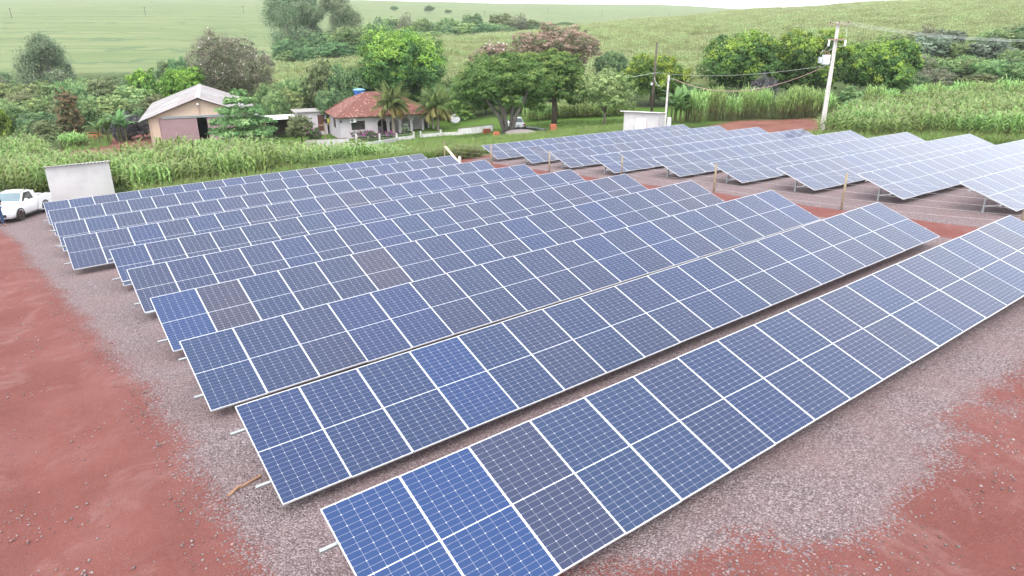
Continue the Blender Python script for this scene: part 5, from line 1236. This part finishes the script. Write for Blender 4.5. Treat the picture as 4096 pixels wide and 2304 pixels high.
# leaning plank and white stub
a=pt(1836,652,45.6); c=pt(1781,586,47.2); o=MB().bar((0,0,0),c-a,.16,.05).build('plank',pm('fresh_plank',(.62,.52,.36),(.52,.42,.28),4,.8)); o.location=a; tag(o,'pale plank leaning on a stake at the end of the left block','plank')
p=gp(1781,600); o=MB().tube([(0,0,-.2),(.02,0,1.5)],[.05,.04],7).build('stake',M_oldwood); o.location=gf(1780,48.2); tag(o,'weathered stake behind the leaning plank','stake')
o=MB().lathe([(.1,-.2),(.1,.5),(.085,.55),(.085,.62)],12).build('white_pipe',M_white); o.location=gf(1840,44.3); o.location.z+=.15; tag(o,'short white pipe stub beside the leaning plank','pipe')
# broken slat on the gravel
a=gp(1045,1912); c=gp(952,1962); c2=gp(915,1990)
sl_=thing('broken_slat','broken wooden slat lying on the gravel beside the second row','plank',a)
MB().bar((0,0,.05),c-a+Vector((0,0,.035)),.05,.02).build('slat',pm('raw_slat',(.27,.15,.095),(.20,.11,.07),8,.8),sl_); MB().bar(c-a+Vector((.03,.02,.06)),c2-a+Vector((0,0,.03)),.05,.02).build('slat',MATS['raw_slat'],sl_)
# ---- brick piles, tarp, debris
def bricks(label,u,v,cols,rows_,lay,seed):
    p=gp(u,v); t_=thing('brick_pile',label,'bricks',p,-YAW+.3); me=MB().box((-.095,-.045,-.045),(.095,.045,.045)).mesh('brick',M_red); g=random.Random(seed)
    for z in range(lay):
        for y in range(rows_):
            for x in range(cols):
                if z==lay-1 and g.random()<.35: continue
                obj('brick',me,t_,(x*.2-cols*.1+g.uniform(-.02,.02),y*.1+g.uniform(-.01,.01),.045+z*.092),(0,0,g.uniform(-.12,.12)))
bricks('tumbled red brick pile at the foot of the white garden wall',1953,536,4,5,6,1)
bricks('small neat red brick pile left of the grey sand heap',1990,550,3,4,6,2)
bricks('red brick stack on the lawn right of the grey sand heap',2218,526,3,4,8,3)
bricks('few red bricks lying on the grey sand heap',2072,533,2,2,2,4)
p0_=gp(2020,545)
def heap(name,label,cat,c,rx,ry,h,seed,mat,rz=0.,rough=.3):
    n=26; r=np.random.default_rng(seed); V=[];F=[]
    for i in range(n+1):
        for j in range(n+1):
            a,b2=i/n*2-1,j/n*2-1; q=max(0,1-(a*a+b2*b2)); V.append((a*rx,b2*ry,h*q**.8*(1+rough*(r.random()-.5))-.06*(q==0)))
    for i in range(n):
        for j in range(n): k=i*(n+1)+j; F.append((k,k+n+1,k+n+2,k+1))
    o=MB().add(V,F).build(name,mat,None,False); o.location=c; o.rotation_euler=(0,0,rz); return tag(o,label,cat)
M_tarp=pm('black_tarp',(.035,.035,.04),(.018,.018,.02),6,.45,bmp=.05,bscale=9); M_sand=pm('grey_sand',(.27,.235,.23),(.22,.185,.18),3,.95,bmp=.02)
c=gp(2085,535); heap('sand_heap','grey sand heap on the grass in front of the white sedan','sand heap',c,2.1,1.3,.45,1,M_sand,-YAW,.08)
r=np.random.default_rng(5); mb=MB()
pts=[gp(u,v) for u,v in ((2012,543),(2020,528),(2060,523),(2105,520),(2150,523),(2180,530),(2175,537))]
o0=pts[0]; P=[]
for a,b2 in zip(pts[:-1],pts[1:]):
    for k in range(6): P.append(a.lerp(b2,k/6)-o0+Vector((r.uniform(-.05,.05),r.uniform(-.05,.05),.12+r.uniform(0,.12))))
mb.tube(P,[.16+.1*r.random() for _ in P],7); o=mb.build('tarp_roll',M_tarp,None,False); o.location=o0; tag(o,'crumpled black tarpaulin edging the grey sand heap','tarpaulin')
c=gp(570,530); db=thing('debris_heap','heap of pale boards and sheets beside the barn\'s left wall','debris',c,-YAW)
g=random.Random(8)
for k in range(12):
    x,y=g.uniform(-1.6,1.5),g.uniform(-.6,.6); MB().bar((x-.7,y-.2,.1+.07*k*.6),(x+.7,y+g.uniform(-.4,.4),.15+.07*k*.6+g.uniform(-.1,.15)),.35,.05).build('board',[M_fib,M_white,M_oldwood,M_tarp][k%4],db)
# farm implement
c=gp(382,560); fi=thing('farm_implement','rusty orange towed farm implement on the grass by the barn yard','farm machine',c,-YAW+.15); M_or=pm('rusty_orange',(.42,.16,.05),(.28,.10,.04),6,.7)
for x in (-.95,.95):
    w_=MB().lathe([(.0,-.1),(.28,-.1),(.34,-.06),(.34,.06),(.28,.1),(0,.1)],16,(x,0,.34),axis='x').build('wheel',M_dark,fi); MB().lathe([(.0,-.115),(.15,-.112),(.15,.112),(0,.115)],12,(x,0,.34),axis='x').build('rim',M_or,w_)
mb=MB().bar((-.85,.0,.34),(.85,.0,.34),.09).bar((-.85,-.35,.75),(.85,-.35,.75),.1).bar((-.85,.35,.75),(.85,.35,.75),.1)
for x in (-.75,0,.75): mb.bar((x,-.35,.75),(x,0,.34),.07).bar((x,.35,.75),(x,0,.34),.07).bar((x,-.35,.75),(x,.35,.75),.07)
mb.bar((-.85,-.35,.75),(-.85,-.1,1.15),.06).bar((.85,-.35,.75),(.85,-.1,1.15),.06).bar((-.85,-.1,1.15),(.85,-.1,1.15),.07); mb.build('chassis',M_or,fi)
for k in range(7): MB().bar((-.75+.25*k,-.5,.7),(-.75+.25*k,-.65,.2),.05).build('tine',M_or,fi)
# satellite dish
c=gp(1820,502); sd_=thing('satellite_dish','white mesh satellite dish at the right end of the house','satellite dish',c,-YAW+.2)
mb=MB(); prof=[(.02,0),(.3,.03),(.55,.12),(.75,.24)]; mb.lathe(prof,20); mb.xf(Matrix.Translation((0,0,.85))@Matrix.Rotation(R_(48),4,'X')); mb.build('dish',pm('grey_mesh',(.34,.34,.34),(.28,.28,.28),20,.7),sd_)
MB().tube([(0,.1,-.2),(0,.1,.9)],.05,8).build('mast',M_galv,sd_); MB().bar((0,.05,.9),(0,-.5,1.3),.025).build('feed_arm',M_galv,sd_)
# laundry post and items near the house's left
c=local(-1.7,2.0,0); c.z=hz(c.x,c.y); cl=thing('clothes_post','wooden T-shaped clothes-line post on the lawn left of the house','post',c,ang)
MB().box((-.06,-.06,-.3),(.06,.06,2.2)).build('post',M_oldwood,cl); MB().box((-.7,-.05,1.85),(.7,.05,1.95)).build('crossbar',M_oldwood,cl)
c2=local(-.35,5.6,0); 
o=cable('clothes_line','clothes line from the T-shaped post towards the house',c+Vector((.4,0,1.95)),local(.0,7.4,2.1),.15,.012,M_wire)
for k,(cc,l) in enumerate((((.70,.62,.04),'yellow'),((.05,.05,.06),'black'))):
    q=local(-.35-.45*k,6.6-1.0*k*.6,1.45); o=MB().box((-.2,-.015,-.3),(.2,.015,.3)).build('garment',pm('cloth_'+l,cc,tuple(x*.8 for x in cc),6,.9)); o.location=q; o.rotation_euler=(0,0,ang+.3); tag(o,f'{l} garment hanging at the left corner of the house','laundry')
# ================================================================== vehicles and people
M_carw=pm('white_car_paint',(.80,.80,.80),(.77,.77,.77),1,.22,spec=.6); M_cars=pm('silver_car_paint',(.62,.63,.63),(.58,.59,.59),1,.25,spec=.6)
M_tyre=pm('tyre_rubber',(.035,.03,.028),(.09,.055,.045),6,.9); M_rim=pm('dark_alloy',(.10,.10,.105),(.07,.07,.075),4,.35,.6); M_blk=pm('black_plastic',(.025,.025,.027),(.018,.018,.02),4,.55)
M_scr=pm('windscreen',(.14,.19,.21),(.11,.155,.175),1,.08,spec=.45); M_lamp=pm('headlamp_glass',(.55,.57,.58),(.4,.42,.43),8,.1,spec=.7); M_redl=pm('tail_lamp',(.35,.02,.02),(.28,.015,.015),5,.2)
def loft(prof_rows,mb,m=0,close=True):
    "rows of equal length points -> quads"
    n=len(prof_rows[0]); o=len(mb.v)
    for r in prof_rows: mb.v+= [tuple(p) for p in r]
    for i in range(len(prof_rows)-1):
        for k in range(n-1): mb.f.append((o+i*n+k,o+i*n+k+1,o+(i+1)*n+k+1,o+(i+1)*n+k)); mb.mi.append(m)
def bodyshell(stations,half):
    "stations: (x, zbottom, zsill, zbelt, crown, width factor): closed lower body as a loft over x"
    rows=[]
    for x,zb,zbelt,ztop,wf in stations:
        w_=half*wf
        rows.append([(x,-w_*.86,zb),(x,-w_*.97,zb+.12),(x,-w_,(zb+zbelt)*.52),(x,-w_*.965,zbelt),(x,-w_*.80,ztop),(x,0,ztop+.02),(x,w_*.80,ztop),(x,w_*.965,zbelt),(x,w_,(zb+zbelt)*.52),(x,w_*.97,zb+.12),(x,w_*.86,zb),(x,-w_*.86,zb)])
    mb=MB(); loft(rows,mb)
    n=12; o=0
    mb.f.append(tuple(range(11))); mb.f.append(tuple(reversed(range((len(rows)-1)*n,(len(rows)-1)*n+11)))); mb.mi+=[0,0]
    return mb
def wheel(parent,x,y,r=.31,s=1):
    w_=MB().lathe([(.19,-.09),(.27,-.1),(r-.015,-.095),(r,-.06),(r,.06),(r-.015,.095),(.27,.1),(.19,.09)],24,(0,0,0),axis='y').build('wheel',M_tyre,parent,True); w_.location=(x,y,r)
    mb=MB().lathe([(.06,-.02),(.2,-.03),(.2,.03),(.06,.02)],20,(0,s*.05,0),axis='y')
    for k in range(5):
        a=k*1.2566; mb.bar((.05*math.cos(a),s*.088,.05*math.sin(a)),(.19*math.cos(a),s*.088,.19*math.sin(a)),.05,.03)
    mb.lathe([(.05,-.01),(.05,.012)],12,(0,s*.09,0),axis='y'); mb.build('rim',M_rim,w_)
    return w_
def arch(parent,x,y,s):
    mb=MB(); n=12
    for k in range(n):
        a,c=math.pi*k/n,math.pi*(k+1)/n
        mb.prism([(x-q*math.cos(t),.30+q*math.sin(t)) for q,t in ((.35,a),(.42,a),(.42,c),(.35,c))],'y',y-.03 if s>0 else y-.02,y+.02 if s>0 else y+.03)
    mb.lathe([(.35,-.005),(.35,.005)],22,(x,y-s*.012,.31),axis='y'); mb.build('wheel_arch',M_blk,parent)

# pickup: local x forward, y to the vehicle's left
hd_=Vector((-.47,-.883,0)).normalized(); left=Vector((-hd_.y,hd_.x,0)); fw=gp(88,884)
PH=math.atan2(hd_.y,hd_.x); org=fw-left*.74
def tilt_to_ground(o,a,b_,c):
    pass
pk=thing('pickup_truck','white two-door pickup with dark wheel arches parked at the left edge','pickup truck',(org.x,org.y,org.z+.02),PH)
pk.rotation_euler=(0,-math.atan2(hz(org.x+hd_.x*.1,org.y+hd_.y*.1)-hz(org.x-hd_.x*2.7,org.y-hd_.y*2.7),2.8),PH)
S_=[(.83,.30,.58,.66,.62),(.76,.24,.66,.74,.80),(.55,.22,.76,.86,.94),(.0,.22,.86,.95,1.0),(-.45,.22,.94,1.0,1.0),(-1.0,.22,.96,1.0,1.0),(-1.75,.22,.98,1.02,1.0),(-2.0,.22,1.0,1.02,1.0)]
bodyshell(S_,.83).build('body',M_carw,pk,True)
# cargo box: hollow
mb=MB(); xb0,xb1=-3.55,-1.99
mb.box((xb0,.70,.30),(xb1,.82,1.02)); mb.box((xb0,-.82,.30),(xb1,-.70,1.02)); mb.box((xb0-.06,-.80,.32),(xb0,.80,1.0)); mb.box((xb0,-.70,.30),(xb1,.70,.52)); mb.box((xb1-.04,-.70,.52),(xb1,.70,1.03)); mb.build('cargo_box',M_carw,pk)
mb=MB()
for s in (-1,1): mb.bar((xb0+.1,s*.76,1.09),(xb1-.05,s*.76,1.12),.035); mb.bar((xb0+.1,s*.76,1.02),(xb0+.1,s*.76,1.09),.03); mb.bar((xb1-.3,s*.76,1.02),(xb1-.3,s*.76,1.11),.03)
mb.bar((xb1-.1,-.7,1.3),(xb1-.1,.7,1.3),.04); mb.build('bed_rail',M_blk,pk)
# cabin: pillars and roof around glass
mb=MB()
rows=[[(-.42,-.70,.96),(-.42,.70,.96)],[(-1.0,-.58,1.44),(-1.0,.58,1.44)],[(-1.15,-.56,1.485),(-1.15,.56,1.485)],[(-1.75,-.57,1.48),(-1.75,.57,1.48)],[(-1.95,-.60,1.40),(-1.95,.60,1.40)],[(-2.03,-.70,.99),(-2.03,.70,.99)]]
mb=MB(); mb.add([(-.95,-.60,1.43),(-.95,.60,1.43),(-1.75,.585,1.475),(-1.75,-.585,1.475),(-1.98,.60,1.40),(-1.98,-.60,1.40),(-.95,-.60,1.39),(-.95,.60,1.39),(-1.98,.60,1.36),(-1.98,-.60,1.36),(-1.3,0,1.53),(-.97,0,1.46),(-1.75,0,1.515)],[(0,11,10,3),(11,1,2,10),(3,10,12,3)[:3],(10,2,12),(3,12,4,5)[:4],(12,2,4),(6,9,8,7),(0,6,7,1),(5,4,8,9),(0,3,5,9,6),(1,7,8,4,2)]); mb.build('roof',M_carw,pk,False)
mb=MB()
for s in (-1,1):
    mb.bar((-.40,s*.72,.97),(-.97,s*.60,1.42),.06,.07); mb.bar((-2.0,s*.72,.98),(-1.95,s*.60,1.40),.16,.05,up=(1,0,0)); mb.bar((-1.80,s*.735,.98),(-1.72,s*.61,1.42),.06,.05,up=(1,0,0))
mb.build('pillar',M_carw,pk)
mb=MB(); mb.add([(-.40,-.68,.985),(-.40,.68,.985),(-.96,.57,1.42),(-.96,-.57,1.42)],[(0,1,2,3)]); 
sol=mb.build('windscreen',M_scr,pk)
for s in (-1,1):
    mb=MB(); mb.add([(-.55,s*.725,1.0),(-1.78,s*.735,1.0),(-1.72,s*.615,1.40),(-1.02,s*.615,1.41)],[(0,1,2,3)] if s>0 else [(3,2,1,0)]); mb.build('side_window',M_glass,pk)
    MB().bar((-.62,s*.80,1.0),(-.62,s*.96,1.04),.03).lathe([(.03,-.07),(.09,-.05),(.1,.03),(.05,.06)],10,(-.62,s*.92,1.05),axis='x').build('mirror',M_carw,pk)
    MB().bar((-1.62,s*.835,.86),(-1.46,s*.835,.86),.03,.03).build('door_handle',M_carw,pk)
    mb=MB(); mb.add([(.78,s*.34,.60),(.60,s*.72,.68),(.50,s*.77,.80),(.70,s*.42,.74)],[(0,1,2,3)]); mb.v+= [(x+.02,y+s*.012,z+.012) for x,y,z in mb.v[:4]]; mb.add(mb.v[4:8],[(0,1,2,3)]); mb.build('headlight',M_lamp,pk)
    wheel(pk,0,s*.74,.31,s); wheel(pk,-2.75,s*.74,.31,s); arch(pk,0,s*.822,s); arch(pk,-2.75,s*.822,s)
    MB().bar((-.95,s*.5,1.475),(-1.75,s*.5,1.53),.04,.03).build('roof_rail',M_blk,pk)
    MB().box((-2.35,s*.79-.03,.19),(-.45,s*.79+.02,.245)).build('side_skirt',M_blk,pk)
mb=MB().box((.70,-.50,.34),(.86,.50,.48)); mb.build('lower_grille',M_blk,pk); MB().box((.74,-.33,.60),(.845,.33,.66)).build('upper_grille',M_blk,pk)
pk.scale=(.92,.94,.92)
# white sedan by the garden tree, seen from behind
cs=gp(2062,517); SH=R_(62)
sd2=thing('sedan_car','white sedan seen from behind on the lawn beside the garden tree','car',(cs.x,cs.y,cs.z),SH)
S2=[(2.1,.30,.62,.68,.66),(1.95,.22,.72,.80,.9),(1.2,.2,.84,.92,1.),(.3,.2,.88,.93,1.),(-1.0,.2,.90,.95,1.),(-1.8,.2,.93,.98,.97),(-2.1,.24,.86,.95,.88),(-2.18,.32,.62,.70,.8)]
bodyshell(S2,.84).build('body',M_carw,sd2,True)
def cab(x0,x1,x2,x3,z0,z1,w0,w1): return [(x0,-w0,z0),(x0,w0,z0),(x1,w1,z1),(x1,-w1,z1),(x2,w1,z1),(x2,-w1,z1),(x3,w0,z0),(x3,-w0,z0)]
v=cab(.75,.05,-.95,-1.62,.90,1.40,.74,.56); mb=MB(); mb.add(v,[(0,1,2,3),(3,2,4,5),(5,4,6,7),(1,6,4,2),(0,3,5,7)]); mb.build('cabin',M_carw,sd2)
mb=MB(); mb.add([(-1.0,-.50,1.372),(-1.0,.50,1.372),(-1.60,.66,.945),(-1.60,-.66,.945)],[(0,1,2,3)]); o=mb.build('rear_window',pm('tinted_glass',(.20,.23,.24),(.16,.19,.2),2,.08,spec=.7),sd2); o.location=(-.012,0,.01)
mb=MB(); mb.add([(.68,-.52,.96),(.68,.52,.96),(.10,.50,1.37),(.10,-.50,1.37)],[(0,1,2,3)]); o=mb.build('windscreen',M_scr,sd2); o.location=(.012,0,.01)
for s in (-1,1):
    mb=MB(); mb.add([(.55,s*.735,.96),(-1.35,s*.735,.96),(-.95,s*.60,1.35),(.02,s*.60,1.35)],[(0,1,2,3)]); o=mb.build('side_window',M_glass,sd2); o.location=(0,s*.012,0)
    wheel(sd2,1.3,s*.74,.3,s); wheel(sd2,-1.3,s*.74,.3,s)
    MB().box((-2.17,s*.68-.13,.70),(-2.05,s*.68+.13,.88)).build('tail_light',M_redl,sd2)
    MB().bar((.5,s*.8,.98),(.5,s*.94,1.0),.08,.1).build('mirror',M_blk,sd2)
MB().box((-2.26,-.74,.34),(-2.12,.74,.54)).build('rear_bumper',M_carw,sd2); MB().box((-2.21,-.24,.66),(-2.16,.24,.78)).build('number_plate',M_tank,sd2); MB().box((-2.24,-.70,.22),(-2.1,.70,.335)).build('bumper_skirt',M_blk,sd2)
# ---- people
M_skin=pm('skin',(.36,.20,.14),(.30,.165,.115),4,.6); M_navy=pm('navy_cloth',(.014,.018,.035),(.01,.013,.026),9,.9); M_jean=pm('blue_denim',(.055,.09,.19),(.04,.065,.14),12,.9); M_boot=pm('tan_boots',(.24,.12,.05),(.17,.08,.035),8,.8); M_hair=pm('dark_hair',(.02,.014,.01),(.012,.009,.007),8,.7); M_mag=pm('magenta_cloth',(.34,.02,.16),(.25,.015,.12),9,.9); M_lilc=pm('pale_cloth',(.62,.58,.66),(.5,.46,.55),9,.9)
def skin_mesh(name,joints,edges,mat,parent,sub=1,root=0):
    me=bpy.data.meshes.new(name); me.from_pydata([j[:3] for j in joints],edges,[]); me.materials.append(mat)
    o=obj(name,me,parent); md=o.modifiers.new('skin','SKIN'); md.use_smooth_shade=True
    for i,j in enumerate(joints):
        r=j[3]; me.skin_vertices[0].data[i].radius=(r,r) if not hasattr(r,'__len__') else r
    me.skin_vertices[0].data[root].use_root=True
    if sub: s=o.modifiers.new('sub','SUBSURF'); s.levels=sub; s.render_levels=sub
    return o
def person(label,loc,rz,J,shirt,trous,shoes,hairc):
    r=thing('person',label,'person',loc,rz)
    names=list(J); 
    def ch(chain): return chain
    body=[('pelvis',.13),('waist',.12),('chest',.145),('neckb',.06),('head0',.075),('head1',.098),('head2',.07),
          ('shL',.06),('elL',.042),('wrL',.03),('haL',.034),('shR',.06),('elR',.042),('wrR',.03),('haR',.034),('hiL',.085),('knL',.06),('anL',.042),('toL',.035),('hiR',.085),('knR',.06),('anR',.042),('toR',.035)]
    ix={n:i for i,(n,_) in enumerate(body)}
    E=[('pelvis','waist'),('waist','chest'),('chest','neckb'),('neckb','head0'),('head0','head1'),('head1','head2'),('chest','shL'),('shL','elL'),('elL','wrL'),('wrL','haL'),('chest','shR'),('shR','elR'),('elR','wrR'),('wrR','haR'),('pelvis','hiL'),('hiL','knL'),('knL','anL'),('anL','toL'),('pelvis','hiR'),('hiR','knR'),('knR','anR'),('anR','toR')]
    V=[(*J[n],q) for n,q in body]; Ed=[(ix[a],ix[b_]) for a,b_ in E]
    for hnd,el in (('haL','wrL'),('haR','wrR')):           # four fingers and a thumb
        h=Vector(J[hnd]); d=(h-Vector(J[el])).normalized(); s=d.cross(Vector((0,0,1)));  s=(s if s.length>.1 else Vector((1,0,0))).normalized(); dn=d.cross(s)
        for k in range(4):
            a=h+s*(.022*(k-1.5))+d*.03; b_=a+d*(.035+.006*(1.5-abs(k-1.5)))-dn*.012; c=b_+d*.022-dn*.028
            i=len(V); V+=[(*a,.0095),(*b_,.009),(*c,.008)]; Ed+=[(ix[hnd],i),(i,i+1),(i+1,i+2)]
        a=h+s*.045-d*.005; b_=a+d*.035+s*.012; i=len(V); V+=[(*a,.011),(*b_,.0095)]; Ed+=[(ix[hnd],i),(i,i+1)]
    skin_mesh('body',V,Ed,M_skin,r,1)
    def sub_(nm,parts,mat,root=0):
        n=[a for a,_ in parts]; pos={a:i for i,a in enumerate(n)}; ee=[(pos[a],pos[b_]) for a,b_ in E if a in pos and b_ in pos]
        skin_mesh(nm,[(*J.get(a+'_c',J[a]),q) for a,q in parts],ee,mat,r,1,root)
    sub_('shirt',[('waist',.145),('chest',.175),('shL',.082),('elL',.062),('shR',.082),('elR',.062),('pelvis',.15)],shirt,1)
    sub_('trousers',[('pelvis',.152),('hiL',.105),('knL',.08),('anL',.062),('hiR',.105),('knR',.08),('anR',.062)],trous)
    for s in 'LR':
        a,t_=Vector(J['an'+s]),Vector(J['to'+s]); skin_mesh('shoe',[(*(a+Vector((0,0,-.02))),.055),(*(t_*.6+a*.4+Vector((0,0,-.015))),.05),(*t_,.042)],[(0,1),(1,2)],shoes,r,1)
    h=Vector(J['head1']); skin_mesh('hair',[(h.x,h.y-.03,h.z+.045,.1),(h.x,h.y-.045,h.z-.02,.085)],[(0,1)],hairc,r,1)
    # face: eyes, nose, mouth, ears (face looks along local +y)
    for s in (-1,1): 
        MB().lathe([(.004,-.014),(.013,-.006),(.013,.006),(.004,.012)],8,(h.x+s*.034,h.y+.088,h.z+.012),axis='y').build('eye',M_dark,r); MB().lathe([(.01,-.02),(.026,-.01),(.024,.012),(.008,.02)],8,(h.x+s*.098,h.y,h.z-.005),axis='x').build('ear',M_skin,r)
    MB().prism([(h.y+.085,h.z+.01),(h.y+.12,h.z-.03),(h.y+.085,h.z-.035)],'x',h.x-.013,h.x+.013).build('nose',M_skin,r); MB().box((h.x-.025,h.y+.08,h.z-.062),(h.x+.025,h.y+.094,h.z-.052)).build('mouth',pm('lips',(.28,.09,.08),(.24,.08,.07),6,.6),r)
    return r
ST=dict(pelvis=(0,0,.95),waist=(0,0,1.1),chest=(0,.0,1.32),neckb=(0,.01,1.5),head0=(0,.02,1.58),head1=(0,.03,1.66),head2=(0,.02,1.75),shL=(.19,0,1.43),elL=(.26,.02,1.14),wrL=(.16,.24,1.1),haL=(.11,.31,1.12),shR=(-.19,0,1.43),elR=(-.25,.02,1.14),wrR=(-.12,.22,1.12),haR=(-.06,.29,1.14),hiL=(.1,0,.88),knL=(.12,.03,.5),anL=(.13,0,.09),toL=(.15,.15,.04),hiR=(-.1,0,.88),knR=(-.12,.03,.5),anR=(-.14,0,.09),toR=(-.17,.15,.04))
pp=gp(5,906); pr=person('person in navy polo and jeans holding a phone, cut by the left edge',(pp.x,pp.y,pp.z),R_(215),ST,M_navy,M_jean,M_boot,M_hair)
ph_=MB().box((-.035,-.006,-.07),(.035,.006,.07)).build('mobile_phone',M_blk); ph_.location=pr.matrix_basis@Vector((.03,.36,1.17)); ph_.rotation_euler=(.5,0,R_(215)); tag(ph_,'black mobile phone in the hands of the person in navy polo','phone')
SI=dict(pelvis=(0,0,.5),waist=(0,.0,.66),chest=(0,.06,.88),neckb=(0,.1,1.05),head0=(0,.13,1.12),head1=(0,.16,1.2),head2=(0,.16,1.29),shL=(.18,.06,.98),elL=(.24,.16,.74),wrL=(.12,.34,.66),haL=(.08,.4,.64),shR=(-.18,.06,.98),elR=(-.24,.16,.74),wrR=(-.12,.34,.66),haR=(-.08,.4,.64),hiL=(.1,.04,.48),knL=(.12,.42,.5),anL=(.12,.44,.1),toL=(.13,.58,.04),hiR=(-.1,.04,.48),knR=(-.12,.42,.5),anR=(-.12,.44,.1),toR=(-.13,.58,.04))
for u,v,s,sh,tr_,l,bx in ((1294,524,1.,M_mag,M_navy,'person in magenta top sitting at the left corner of the house',.38),(1266,519,.8,M_lilc,M_jean,'smaller person in pale clothes sitting on the lawn left of the house',.38)):
    p=gp(u,v); q=person(l,p,R_(120),SI,sh,tr_,M_boot,M_hair); q.scale=(s,)*3
    st_o=thing('low_stool','low wooden stool under the '+('person in magenta top' if s==1. else 'smaller person in pale clothes'),'stool',p,R_(120)); MB().box((-.18,-.18,.34*s),(.18,.18,.375*s)).build('seat',M_oldwood,st_o)
    for a in (-.14,.14):
        for c in (-.14,.14): MB().box((a-.02,c-.02,-.05),(a+.02,c+.02,.339*s)).build('leg',M_oldwood,st_o)
# ================================================================== thin humid haze over the whole valley
mb=MB(); hx=max(abs(Xg.min()),abs(Xg.max()),abs(Yg.min()),abs(Yg.max()))+30
mb.box((-hx,-hx,Zg.min()-1.5),(hx,hx,max(Zg.max()+3,80)))
m=bpy.data.materials.new('humid_air'); m.use_nodes=True; t=m.node_tree; t.nodes.clear()
o_=t.nodes.new('ShaderNodeOutputMaterial'); pv=t.nodes.new('ShaderNodeVolumePrincipled')
pv.inputs['Color'].default_value=(.95,.97,1,1); pv.inputs['Density'].default_value=HAZE; pv.inputs['Anisotropy'].default_value=.2
t.links.new(pv.outputs[0],o_.inputs['Volume'])
hz_o=mb.build('haze',m); tag(hz_o,'thin pale haze in the air over the fields','haze',None,'stuff')
